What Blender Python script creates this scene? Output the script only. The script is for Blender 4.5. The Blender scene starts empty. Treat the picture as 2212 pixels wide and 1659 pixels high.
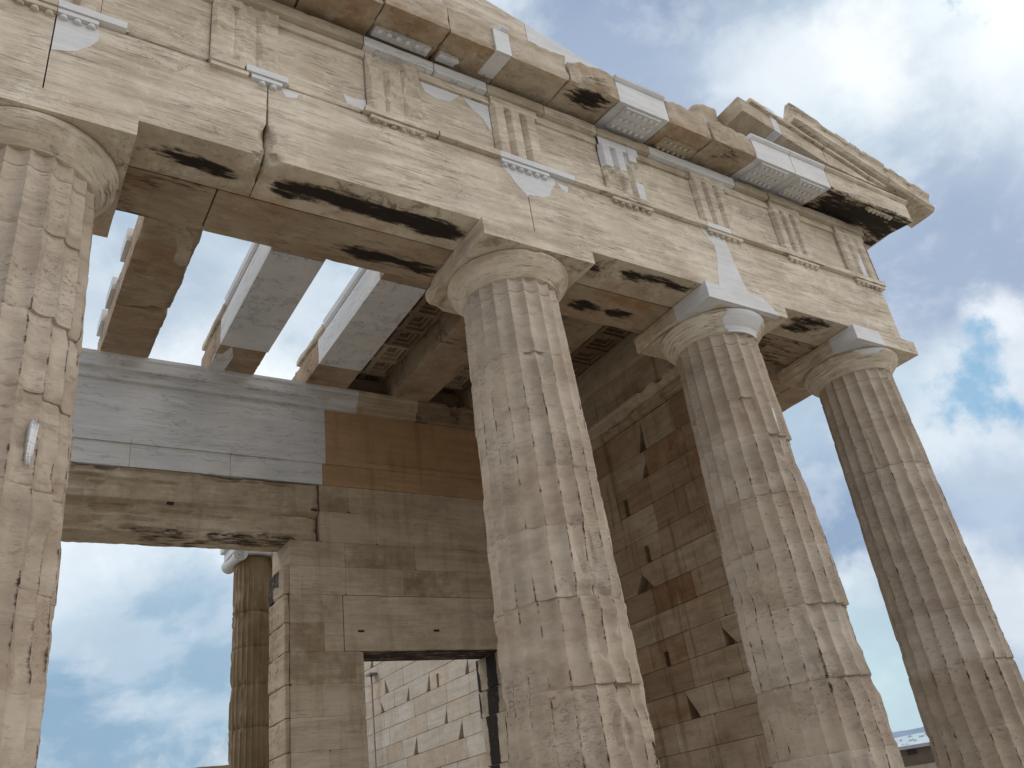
import bpy, bmesh, math, random
import numpy as np
from mathutils import Matrix, Vector
random.seed(7)
SC = bpy.context.scene
COL = SC.collection
# ------------------------------------------------------------------ camera
cam_d = bpy.data.cameras.new("camera"); cam = bpy.data.objects.new("camera", cam_d); COL.objects.link(cam)
CP = (0.1191, -6.4778, 2.0222)
RT, FW, UP = (0.84621, -0.51635, -0.13159), (0.51121, 0.71701, 0.47388), (-0.15034, -0.46827, 0.8707)
cam.matrix_world = Matrix(((RT[0], UP[0], -FW[0], CP[0]), (RT[1], UP[1], -FW[1], CP[1]), (RT[2], UP[2], -FW[2], CP[2]), (0, 0, 0, 1)))
cam_d.sensor_width = 36; cam_d.lens = 29.48; cam_d.clip_start = .05; cam_d.clip_end = 20000
SC.camera = cam
SC.render.resolution_x, SC.render.resolution_y = 1024, 768
SC.view_settings.view_transform = 'Standard'; SC.view_settings.look = 'None'
SC.view_settings.exposure = 0.0; SC.view_settings.gamma = 1
SC.render.engine = 'CYCLES'
SC.cycles.max_bounces = 8; SC.cycles.diffuse_bounces = 5; SC.cycles.use_denoising = True
# ------------------------------------------------------------------ sky
SUN = Vector((-0.66, 0.42, 0.62)).normalized()
W = bpy.data.worlds.new("World"); SC.world = W; W.use_nodes = True


class G:
    """small helper to write node graphs"""
    def __init__(s, nt): s.nt = nt; s.N = nt.nodes; s.L = nt.links

    def n(s, t, ins=None, **kw):
        nd = s.N.new('ShaderNode' + t)
        for k, v in kw.items(): setattr(nd, k, v)
        for k, v in (ins or {}).items(): s.put(nd.inputs[k], v)
        return nd

    def put(s, sock, v):
        if hasattr(v, 'is_output') or isinstance(v, bpy.types.NodeSocket): s.L.new(v, sock)
        elif isinstance(v, (tuple, list)) and sock.type == 'RGBA' and len(v) == 3: sock.default_value = (*v, 1)
        else: sock.default_value = v

    def m(s, op, a, b=0.0, c=0.0, clamp=False):
        nd = s.n('Math', operation=op, use_clamp=clamp); s.put(nd.inputs[0], a); s.put(nd.inputs[1], b); s.put(nd.inputs[2], c); return nd.outputs[0]

    def vm(s, op, a, b=(0, 0, 0)):
        nd = s.n('VectorMath', operation=op); s.put(nd.inputs[0], a); s.put(nd.inputs[1], b)
        return nd.outputs['Value'] if op in ('LENGTH', 'DOT_PRODUCT', 'DISTANCE') else nd.outputs[0]

    def sm(s, v, a, b, lo=0.0, hi=1.0):
        nd = s.n('MapRange', interpolation_type='SMOOTHSTEP')
        s.put(nd.inputs[0], v); nd.inputs[1].default_value = a; nd.inputs[2].default_value = b; nd.inputs[3].default_value = lo; nd.inputs[4].default_value = hi
        return nd.outputs[0]

    def mix(s, f, a, b, mode='MIX'):
        nd = s.n('Mix', data_type='RGBA', blend_type=mode); s.put(nd.inputs[0], f); s.put(nd.inputs[6], a); s.put(nd.inputs[7], b); return nd.outputs[2]

    def noise(s, vec, scale, detail=4, rough=.6, dist=0.0, col=False):
        nd = s.n('TexNoise', noise_dimensions='3D'); s.put(nd.inputs['Vector'], vec); nd.inputs['Scale'].default_value = scale
        nd.inputs['Detail'].default_value = detail; nd.inputs['Roughness'].default_value = rough; nd.inputs['Distortion'].default_value = dist
        return nd.outputs['Color' if col else 'Fac']

    def scale(s, vec, sc): return s.vm('MULTIPLY', vec, sc)


def build_sky():
    g = G(W.node_tree); g.N.clear()
    out = g.n('OutputWorld')
    tc = g.n('TexCoord').outputs['Generated']
    sky = g.n('TexSky', sky_type='NISHITA', sun_disc=False, sun_elevation=math.asin(SUN.z), sun_rotation=math.atan2(SUN.x, SUN.y))
    blue = g.vm('MULTIPLY', sky.outputs[0], (.085, .085, .085))
    wn = g.noise(tc, 5.0, 9, .62, 0, True)
    w2 = g.vm('ADD', g.vm('MULTIPLY', g.vm('SUBTRACT', wn, (.5, .5, .5)), (.15, .15, .15)), g.vm('MULTIPLY', g.vm('SUBTRACT', g.noise(tc, 22.0, 6, .65, 0, True), (.5, .5, .5)), (.05, .05, .05)))
    d = g.vm('ADD', tc, w2)
    wide = g.noise(g.scale(tc, (1, 1, 1.6)), 3.4, 9, .58, .4)
    fine = g.noise(g.scale(tc, (1, 1, 1.5)), 10.0, 9, .60, .15)
    base = g.mix(g.sm(wide, .40, .60), (.40, .49, .64), (.84, .91, .98))
    def blob(c, dirn, r0, r1, colr, amt=1.0):
        dist = g.vm('DISTANCE', d, dirn)
        f = g.sm(dist, r0, r1, amt, 0.0)
        return g.mix(f, c, colr)
    c = base
    for a in BLOBS: c = blob(c, *a)
    c = g.mix(g.sm(wide, .50, .60, 0, .32), c, (1.0, 1.03, 1.07))
    c = g.mix(g.sm(wide, .48, .36, 0, .25), c, (.40, .48, .64))
    c = g.mix(g.sm(fine, .46, .64, 0, .26), c, (1.03, 1.05, 1.08))
    c = g.mix(g.sm(fine, .47, .34, 0, .12), c, (.42, .50, .64))
    # blue gaps: the clear sky shows between the clouds
    for dirn, r0, r1 in GAPS:
        dist = g.vm('DISTANCE', d, dirn)
        f = g.sm(dist, r0, r1, .85, 0.0)
        c = g.mix(f, c, g.mix(.8, blue, (.32, .60, .86)))
    c = g.vm('MULTIPLY', c, (.98, 1.02, 1.03))
    # unseen bright clouds opposite the sun, added to light the front; duller sky at left
    fl = g.vm('DOT_PRODUCT', tc, (.64, -.73, .24))
    c = g.mix(g.sm(fl, .43, .80, 0, .97), c, (2.05, 2.0, 1.96))
    fl2 = g.vm('DOT_PRODUCT', tc, (-.75, -.62, .2))
    c = g.mix(g.sm(fl2, .2, .8, 0, .9), c, (.68, .70, .76))
    c = g.mix(.12, c, blue)
    bg = g.n('Background', {'Color': c, 'Strength': 1.0})
    g.L.new(bg.outputs[0], out.inputs[0])


def D(x, y, z):
    v = Vector((x, y, z)).normalized(); return (v.x, v.y, v.z)


def px(u, v):
    # direction in the sky of a spot measured on the photograph
    d = Vector(FW) + Vector(RT) * ((u - 1106) / 1811.2) - Vector(UP) * ((v - 829.5) / 1811.2)
    return D(*d)


WH = (1.15, 1.15, 1.16)
BLOBS = [
    (px(1460, 60), .05, .30, (.30, .38, .55), .85), (px(1330, 150), .02, .13, (.52, .60, .76), .6),
    (px(1700, 40), .02, .20, (.36, .44, .60), .75),
    (px(2050, 220), .10, .34, (.74, .86, .94), .8),
    (px(1860, 150), .01, .10, WH, .95), (px(1895, 70), .0, .09, WH, .8), (px(1650, 190), .01, .09, WH, .85), (px(2160, 60), .0, .10, WH, .8),
    (px(1560, 150), .0, .12, (.66, .74, .86), .6),
    (px(2120, 560), .05, .24, (.37, .44, .62), .85), (px(1990, 600), .02, .14, (.44, .52, .68), .7),
    (px(2160, 690), .01, .06, WH, .8), (px(1990, 850), .02, .10, (.80, .88, .95), .9), (px(2130, 960), .02, .12, (.84, .90, .97), .9),
    (px(2040, 990), .0, .06, WH, .9), (px(2180, 780), .0, .06, (.85, .9, .97), .9),
    (px(2200, 1170), .03, .14, (.38, .48, .66), .85), (px(2180, 1320), .02, .09, (.95, .97, 1), .9), (px(2140, 1080), .01, .08, (.62, .71, .84), .7),
    (px(1740, 960), .04, .20, (.56, .68, .80), .9),
    (px(1790, 1190), .03, .12, (.30, .40, .58), .9), (px(1850, 1290), .01, .06, (.95, .97, 1), .9), (px(1880, 1360), .01, .05, (.42, .54, .68), .7),
    (px(1900, 1480), .04, .15, (.66, .84, .88), .95),
    (px(380, 790), .03, .20, WH, .95), (px(400, 620), .02, .12, (.55, .64, .74), .7), (px(620, 780), .02, .14, WH, .95), (px(650, 640), .02, .12, (.46, .58, .70), .8),
    (px(230, 560), .04, .18, (.55, .66, .78), .7), (px(210, 640), .02, .08, (.8, .86, .93), .7),
    (px(330, 1225), .05, .19, (1.04, 1.06, 1.10), .97), (px(320, 1390), .02, .12, (.66, .80, .90), .7),
    (px(160, 1440), .04, .17, (.38, .54, .68), .8), (px(300, 1560), .05, .17, (.25, .40, .56), .92), (px(430, 1440), .03, .14, (.36, .52, .67), .7),
    (px(310, 1672), .005, .035, (.80, .82, .84), .8), (px(460, 1645), .005, .03, (.85, .86, .86), .8), (px(170, 1650), .02, .08, (.30, .44, .60), .7),
]
GAPS = [(px(2105, 760), .018, .042), (px(2075, 830), .018, .040), (px(2150, 880), .014, .034), (px(2100, 12), .004, .020), (px(2045, 905), .006, .026), (px(2200, 890), .008, .03), (px(2110, 700), .004, .02)]
build_sky()
sun_d = bpy.data.lights.new("sun", 'SUN'); sun_o = bpy.data.objects.new("sun", sun_d); COL.objects.link(sun_o)
sun_d.energy = .7; sun_d.angle = math.radians(22); sun_d.color = (1, .95, .88)
sun_o.rotation_euler = SUN.to_track_quat('Z', 'Y').to_euler(); sun_o.location = (-20, 20, 30)

# ------------------------------------------------------------------ noise (numpy)
_rng = np.random.RandomState(3)
_TAB = _rng.rand(64, 64, 64).astype(np.float32)


def vnoise(p):
    i = np.floor(p).astype(np.int64); f = p - i; f = f * f * (3 - 2 * f)
    r = 0
    for dx in (0, 1):
        wx = f[..., 0] if dx else 1 - f[..., 0]
        for dy in (0, 1):
            wy = f[..., 1] if dy else 1 - f[..., 1]
            for dz in (0, 1):
                wz = f[..., 2] if dz else 1 - f[..., 2]
                r = r + wx * wy * wz * _TAB[(i[..., 0] + dx) & 63, (i[..., 1] + dy) & 63, (i[..., 2] + dz) & 63]
    return r


def fbm(p, sc=1.0, octv=4, seed=0.0):
    p = np.asarray(p, dtype=np.float64) * sc + np.array([seed * 7.13, seed * 3.71, seed * 5.37]); a = .5; t = 0; s = 0
    for _ in range(octv):
        t = t + a * vnoise(p); s += a; p = p * 2.03 + 11.7; a *= .5
    return t / s


def sstep(x, a, b):
    t = np.clip((x - a) / (b - a), 0, 1); return t * t * (3 - 2 * t)


# ------------------------------------------------------------------ objects
def mesh(name, verts, faces, mat, parent=None, attrs=None, smooth=False):
    me = bpy.data.meshes.new(name)
    me.from_pydata([tuple(map(float, v)) for v in verts], [], faces)
    for k, v in (attrs or {}).items():
        at = me.attributes.new(k, 'FLOAT', 'POINT'); at.data.foreach_set('value', np.asarray(v, dtype=np.float32))
    me.materials.append(mat)
    if smooth: me.polygons.foreach_set('use_smooth', [True] * len(me.polygons))
    o = bpy.data.objects.new(name, me); COL.objects.link(o)
    if parent is not None:
        o.parent = parent
        q = parent; off = Vector((0, 0, 0))
        while q is not None: off += q.location; q = q.parent
        me.transform(Matrix.Translation(-off))
    return o


def empty(name, loc, label, cat, group=None):
    o = bpy.data.objects.new(name, None); o.location = loc; o.empty_display_size = .3; COL.objects.link(o)
    o['label'] = label; o['category'] = cat; o['kind'] = 'thing'
    if group: o['group'] = group
    return o


def tag(o, label, cat, group=None):
    o['label'] = label; o['category'] = cat; o['kind'] = 'thing'
    if group: o['group'] = group
    return o


def structure(o): o['kind'] = 'structure'; return o


class MB:
    """collects polygons and grids into one mesh"""
    def __init__(s): s.v = []; s.f = []; s.a = {}

    def add(s, verts, faces, **attrs):
        n = len(s.v); m = len(verts)
        for k in set(list(s.a) + list(attrs)):
            if k not in s.a: s.a[k] = [0.0] * n
            val = attrs.get(k, 0.0)
            s.a[k].extend([val] * m if np.isscalar(val) else list(val))
        s.v.extend([tuple(v) for v in verts]); s.f.extend([[i + n for i in f] for f in faces])

    def build(s, name, mat, parent=None, smooth=False):
        return mesh(name, s.v, s.f, mat, parent, s.a, smooth)


def box_grid(x0, x1, y0, y1, z0, z1, res):
    """closed, welded, subdivided box: verts (n,3), faces"""
    nx, ny, nz = [max(1, int(math.ceil((b - a) / res))) for a, b in ((x0, x1), (y0, y1), (z0, z1))]
    idx = {}; V = []; F = []
    def vid(i, j, k):
        t = (i, j, k)
        if t not in idx:
            idx[t] = len(V); V.append((x0 + (x1 - x0) * i / nx, y0 + (y1 - y0) * j / ny, z0 + (z1 - z0) * k / nz))
        return idx[t]
    for i in range(nx):
        for j in range(ny):
            F.append([vid(i, j, 0), vid(i, j + 1, 0), vid(i + 1, j + 1, 0), vid(i + 1, j, 0)])
            F.append([vid(i, j, nz), vid(i + 1, j, nz), vid(i + 1, j + 1, nz), vid(i, j + 1, nz)])
    for i in range(nx):
        for k in range(nz):
            F.append([vid(i, 0, k), vid(i + 1, 0, k), vid(i + 1, 0, k + 1), vid(i, 0, k + 1)])
            F.append([vid(i, ny, k), vid(i, ny, k + 1), vid(i + 1, ny, k + 1), vid(i + 1, ny, k)])
    for j in range(ny):
        for k in range(nz):
            F.append([vid(0, j, k), vid(0, j, k + 1), vid(0, j + 1, k + 1), vid(0, j + 1, k)])
            F.append([vid(nx, j, k), vid(nx, j + 1, k), vid(nx, j + 1, k + 1), vid(nx, j, k + 1)])
    return np.array(V), F


def worn(V, lo, hi, r0=.006, r1=.0, sc=3.0, thr=.5, disp=.003, seed=0, rmap=None):
    """round the edges of box-grid vertices, with larger chips where the noise is high"""
    lo = np.array(lo, float); hi = np.array(hi, float)
    n = fbm(V, sc, 4, seed)
    r = r0 + r1 * sstep(n, thr, thr + .22)
    if rmap is not None: r = r + rmap(V)
    half = (hi - lo) / 2
    r = np.minimum(r, half.min() * .95)[:, None]
    q = np.clip(V, lo + r, hi - r)
    dlt = V - q; ln = np.linalg.norm(dlt, axis=1, keepdims=True); ln[ln < 1e-9] = 1
    nd = dlt / ln
    P = q + nd * r
    if disp: P = P + nd * ((fbm(V, 7, 4, seed + 5) - .5)[:, None] * 2 * disp)
    return P


def stone(name, b, mat, parent, res=.06, r0=.006, r1=.0, sc=3., thr=.5, disp=.002, seed=0, attrf=None, xf=None, rmap=None, smooth=True):
    x0, x1, y0, y1, z0, z1 = b
    V, F = box_grid(x0, x1, y0, y1, z0, z1, res)
    P = worn(V, (x0, y0, z0), (x1, y1, z1), r0, r1, sc, thr, disp, seed, rmap)
    at = attrf(V) if attrf else {}
    if xf: P = xf(P)
    o = mesh(name, P, F, mat, parent, at, smooth)
    if smooth: sharp(o)
    return o


def sharp(o, ang=38):
    me = o.data
    bm = bmesh.new(); bm.from_mesh(me)
    lim = math.radians(ang)
    for e in bm.edges:
        if len(e.link_faces) == 2 and e.calc_face_angle(0) > lim: e.smooth = False
    bm.to_mesh(me); bm.free()


def prism(mb, poly, axis, a, b, bev=.0, **attrs):
    """extrude a 2-D polygon (front at a, back at b) along an axis; optional front bevel"""
    def P(u, v, w):
        return {'y': (u, w, v), 'x': (w, u, v), 'z': (u, v, w)}[axis]
    n = len(poly)
    ar = sum(poly[i][0] * poly[(i + 1) % n][1] - poly[(i + 1) % n][0] * poly[i][1] for i in range(n))
    if ar < 0: poly = poly[::-1]
    sg = 1 if b > a else -1
    V = []; F = []
    if bev:
        ins = []
        for i in range(n):
            p0 = np.array(poly[i - 1]); p1 = np.array(poly[i]); p2 = np.array(poly[(i + 1) % n])
            e1 = (p1 - p0) / (np.linalg.norm(p1 - p0) + 1e-9); e2 = (p2 - p1) / (np.linalg.norm(p2 - p1) + 1e-9)
            n1 = np.array((-e1[1], e1[0])); n2 = np.array((-e2[1], e2[0])); k = n1 + n2; l = max(.4, k @ k / 2)
            ins.append(tuple(p1 + k / l / 1.0 * bev / 1.0 * .5 * 1.0 * (1.0)))
        V += [P(u, v, a) for u, v in ins]; V += [P(u, v, a + sg * bev) for u, v in poly]; V += [P(u, v, b) for u, v in poly]
        F.append(list(range(n))); F += [[i, n + i, n + (i + 1) % n, (i + 1) % n] for i in range(n)]
        F += [[n + i, 2 * n + i, 2 * n + (i + 1) % n, n + (i + 1) % n] for i in range(n)]; F.append(list(range(3 * n - 1, 2 * n - 1, -1)))
    else:
        V += [P(u, v, a) for u, v in poly]; V += [P(u, v, b) for u, v in poly]
        F.append(list(range(n))); F += [[i, n + i, n + (i + 1) % n, (i + 1) % n] for i in range(n)]; F.append(list(range(2 * n - 1, n - 1, -1)))
    mb.add(V, F, **attrs)


def fixn(o):
    bm = bmesh.new(); bm.from_mesh(o.data); bmesh.ops.recalc_face_normals(bm, faces=bm.faces); bm.to_mesh(o.data); bm.free(); return o


def extrude_profile(name, prof, x0, x1, mat, parent, axis='x', res=.12, disp=.002, seed=0, worn_amt=0, thr=.55):
    """sweep a closed (y,z) profile along x (or a (x,z) profile along y) with slight wear"""
    n = max(2, int((x1 - x0) / res) + 1); k = len(prof); V = []; F = []
    c = np.mean(prof, axis=0)
    for i in range(n):
        t = x0 + (x1 - x0) * i / (n - 1)
        for (a, z) in prof: V.append((t, a, z) if axis == 'x' else (a, t, z))
    V = np.array(V)
    if disp or worn_amt:
        nz = fbm(V, 6, 4, seed); ch = sstep(fbm(V, 2.2, 4, seed + 3), thr, thr + .15) * worn_amt
        cc = np.array([[v[0], c[0], c[1]] if axis == 'x' else [c[0], v[1], c[1]] for v in V])
        d = cc - V; l = np.linalg.norm(d, axis=1, keepdims=True) + 1e-6
        V = V + d / l * (np.minimum(ch, l[:, 0] * .8)[:, None] + ((nz - .5) * 2 * disp)[:, None])
    for i in range(n - 1):
        for j in range(k):
            F.append([i * k + j, i * k + (j + 1) % k, (i + 1) * k + (j + 1) % k, (i + 1) * k + j])
    F.append(list(range(k))); F.append([(n - 1) * k + j for j in range(k - 1, -1, -1)])
    return fixn(mesh(name, V, F, mat, parent))


# ------------------------------------------------------------------ materials
def marble(name, base, alt, ochre=(.34, .185, .07), oc=.35, oc_scale=.55, lines=.5, pits=.4, streak=(.5, .5, 5.0), bump=.5, rough=.82, vein=None, flow=0., mott=1.0, pitscale=(1, 1, 2.2)):
    m = bpy.data.materials.new(name); m.use_nodes = True
    g = G(m.node_tree); g.N.clear()
    out = g.n('OutputMaterial'); bs = g.n('BsdfPrincipled'); g.L.new(bs.outputs[0], out.inputs[0])
    pos = g.n('NewGeometry').outputs['Position']
    sv = g.scale(pos, streak)
    n1 = g.noise(sv, 1.6, 7, .68, .3)
    n1b = g.noise(pos, 1.1, 6, .6)
    f = g.m('ADD', g.m('MULTIPLY', n1, .6), g.m('MULTIPLY', n1b, .4))
    c = g.mix(g.sm(f, .39, .60), alt, base)
    # warm patina in clouds
    n2 = g.noise(pos, oc_scale * 1.9, 7, .66, .6)
    ao = g.n('Attribute', attribute_name='ochre').outputs['Fac']
    of = g.m('ADD', g.sm(n2, .46, .72, 0, oc), g.m('MULTIPLY', ao, g.sm(g.noise(pos, 3.1, 7, .65), .28, .62)), clamp=True)
    c = g.mix(of, c, ochre)
    wl = g.noise(g.scale(pos, (.35, .35, 1.1)), 1.1, 5, .6)
    c = g.mix(g.sm(wl, .50, .66, 0, .5 * min(1, mott)), c, tuple(x * y for x, y in zip(base, (.80, .78, .76))))
    c = g.mix(g.sm(wl, .48, .34, 0, .5 * min(1, mott)), c, tuple(min(.85, x * y) for x, y in zip(base, (1.16, 1.19, 1.24))))
    # brownish-rose weathering
    n2c = g.noise(g.scale(pos, (1, 1, .6)), 2.6, 6, .7)
    c = g.mix(g.sm(n2c, .50, .74, 0, .38 * mott), c, tuple(x * y for x, y in zip(base, (.72, .65, .56))))
    n2d = g.noise(pos, 4.3, 6, .72)
    c = g.mix(g.sm(n2d, .50, .75, 0, .45 * mott), c, tuple(min(.85, x * y) for x, y in zip(base, (1.28, 1.30, 1.34))))
    # thin sedimentary lines
    n3 = g.noise(g.scale(pos, (streak[0] * 1.6, streak[1] * 1.6, streak[2] * 3.0)), 3.0, 6, .76, .5)
    lar = g.noise(g.scale(pos, (.6, .6, 1.2)), 1.5, 4, .6)
    ln = g.m('MULTIPLY', g.sm(n3, .52, .64, 0, min(1, lines * 1.3)), g.sm(lar, .36, .62, .2, 1.0))
    c = g.mix(ln, c, tuple(x * .50 for x in alt))
    # pits and lichen specks, gathered in areas
    n4 = g.noise(g.scale(pos, pitscale), 15, 5, .75, 1.2); area = g.noise(pos, 1.3, 3, .5)
    pt = g.m('MULTIPLY', g.sm(n4, .56, .64), g.sm(area, .42, .62, .08, 1.0))
    pt = g.m('MULTIPLY', pt, pits)
    c = g.mix(pt, c, (.10, .075, .065))
    # hairline cracks
    wv = g.vm('ADD', pos, g.vm('MULTIPLY', g.vm('SUBTRACT', g.noise(pos, 2.3, 6, .7, 0, True), (.5, .5, .5)), (.55, .55, .55)))
    vo = g.n('TexVoronoi', feature='DISTANCE_TO_EDGE'); g.put(vo.inputs['Vector'], g.scale(wv, (1, 1, 1.7))); vo.inputs['Scale'].default_value = 1.15
    cr = g.m('MULTIPLY', g.sm(vo.outputs['Distance'], .0, .012, 1, 0), g.sm(g.noise(pos, 1.3, 3, .5), .55, .66, 0, min(1, lines * .8)))
    c = g.mix(cr, c, (.12, .09, .07))
    if vein:
        n5 = g.noise(g.scale(g.vm('ADD', pos, g.vm('MULTIPLY', g.noise(pos, 1.2, 4, .5, 0, True), (.6, .6, .6))), (.35, .35, 3.8)), 1.5, 6, .6)
        c = g.mix(g.sm(g.m('ABSOLUTE', g.m('SUBTRACT', n5, .5)), .0, .016, .5, 0), c, vein)
    if flow:
        n6 = g.noise(g.scale(pos, (2.6, 2.6, .22)), 1.4, 6, .6)
        c = g.mix(g.sm(n6, .52, .66, 0, flow), c, (.13, .075, .035))
        n6b = g.noise(g.scale(pos, (3.6, 3.6, .25)), 1.2, 6, .6)
        c = g.mix(g.sm(n6b, .60, .72, 0, flow * .8), c, (.40, .36, .31))
    # colour differences from block to block, and part of the jambs' painted shade
    tone = g.n('Attribute', attribute_name='tone').outputs['Fac']
    c = g.mix(1.0, c, g.mix(tone, (1, 1, 1), (.62, .52, .42)), 'MULTIPLY')
    # dark weather crust, plus shade painted into the centre-door jambs
    st = g.n('Attribute', attribute_name='stain').outputs['Fac']
    sn = g.m('ADD', st, g.m('MULTIPLY', g.m('SUBTRACT', g.noise(g.scale(pos, (.45, 2.4, 1.6)), 5.5, 7, .74), .5), 2.5))
    c = g.mix(g.m('MULTIPLY', g.sm(st, .05, .35), g.sm(sn, .25, .80, 0, .6)), c, (.11, .06, .03))
    c = g.mix(g.m('MULTIPLY', g.sm(st, .02, .45), g.sm(sn, .28, .78, 0, .97)), c, (.020, .014, .011))
    g.put(bs.inputs['Base Color'], c)
    g.put(bs.inputs['Roughness'], g.sm(n4, .3, .7, rough - .08, min(1, rough + .1)))
    bs.inputs['Specular IOR Level'].default_value = .25
    hgt = g.m('ADD', g.m('MULTIPLY', g.noise(pos, 9, 7, .75), .55), g.m('MULTIPLY', n3, .35))
    hgt = g.m('SUBTRACT', hgt, g.m('MULTIPLY', g.m('ADD', pt, g.m('ADD', ln, cr)), .35))
    bp = g.n('Bump', {'Height': hgt}); bp.inputs['Strength'].default_value = bump; bp.inputs['Distance'].default_value = .03
    g.L.new(bp.outputs[0], bs.inputs['Normal'])
    return m


def plain(name, c, rough=.7, metal=0, nz=.25, sc=3.0, bump=.2):
    m = bpy.data.materials.new(name); m.use_nodes = True
    g = G(m.node_tree); bs = g.N['Principled BSDF']
    pos = g.n('NewGeometry').outputs['Position']
    n = g.noise(pos, sc, 7, .65)
    g.put(bs.inputs['Base Color'], g.mix(g.sm(n, .3, .7), tuple(x * (1 - nz) for x in c), tuple(min(1, x * (1 + nz)) for x in c)))
    bs.inputs['Roughness'].default_value = rough; bs.inputs['Metallic'].default_value = metal
    bp = g.n('Bump', {'Height': n}); bp.inputs['Strength'].default_value = bump; bp.inputs['Distance'].default_value = .05
    g.L.new(bp.outputs[0], bs.inputs['Normal'])
    return m


M_FRONT = marble('weathered_marble', (.70, .62, .50), (.45, .375, .29), ochre=(.40, .26, .14), oc=.22, lines=.75, pits=.28, mott=1.25)
M_COL = marble('column_marble', (.52, .445, .36), (.38, .315, .25), ochre=(.36, .24, .14), oc=.25, lines=.30, pits=.6, streak=(1, 1, 2.2), bump=.6, mott=.8, pitscale=(1, 1, 2.8))
M_CORN = marble('cornice_marble', (.54, .465, .365), (.39, .315, .225), ochre=(.33, .21, .11), oc=.5, lines=.3, pits=.5, streak=(1, 1, 2.5), bump=.8)
M_OLD = marble('patinated_marble', (.34, .26, .18), (.22, .155, .10), ochre=(.25, .14, .06), oc=.4, lines=.4, pits=.4, bump=.6)
M_SOFF = marble('underside_marble', (.43, .345, .25), (.28, .21, .14), ochre=(.32, .165, .065), oc=.38, lines=.4, pits=.3, streak=(.6, 2.5, 2), bump=.6)
M_WALL = marble('wall_marble', (.60, .505, .38), (.44, .36, .26), ochre=(.24, .16, .085), oc=.3, lines=.4, pits=.3, bump=.6, flow=.18)
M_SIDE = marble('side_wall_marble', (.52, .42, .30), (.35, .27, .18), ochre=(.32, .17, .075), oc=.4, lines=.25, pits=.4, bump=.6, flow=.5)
M_ORANGE = marble('orange_patina_marble', (.52, .35, .20), (.42, .275, .155), ochre=(.45, .25, .11), oc=.5, lines=.2, pits=.15, bump=.3, flow=.25, mott=.3)
M_NEW = marble('new_white_marble', (.70, .70, .70), (.60, .605, .615), ochre=(.60, .57, .51), oc=.35, lines=.25, pits=.06, streak=(.5, .5, 6), bump=.2, rough=.7, mott=.2)
M_NEWV = marble('new_grey_veined_marble', (.74, .74, .735), (.62, .63, .64), ochre=(.55, .54, .48), oc=.4, lines=.32, pits=.03, streak=(.3, .3, 5), bump=.2, rough=.7, vein=(.26, .27, .30), mott=.15)
M_FAR = marble('sunlit_wall_marble', (.62, .56, .47), (.50, .44, .36), ochre=(.50, .36, .22), oc=.3, lines=.3, pits=.2, bump=.4)
M_IONIC = marble('golden_marble', (.32, .24, .15), (.22, .16, .095), ochre=(.30, .19, .09), oc=.4, lines=.2, pits=.3, streak=(2, 2, .6), bump=.5, flow=.4)
M_DARK = plain('painted_cutting_shade', (.03, .022, .018), .9)  # near-black, paints the shade inside small cuttings
M_METAL = plain('dull_steel', (.26, .21, .18), .5, .6)

# ------------------------------------------------------------------ dimensions (metres)
ZT = 8.55            # top of the abacus, underside of the architrave
HAB = .27
ZA = 9.775           # top of the architrave
ZF = 10.82           # top of the triglyphs
COLX = {'A': 0.0, 'B': 5.44, 'C': 9.09, 'D': 12.35}
CY = .75             # column axes
TRX = [0.0, 1.82, 3.64, 5.44, 7.26, 9.09, 10.89, 12.60]
TW = .74


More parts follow.
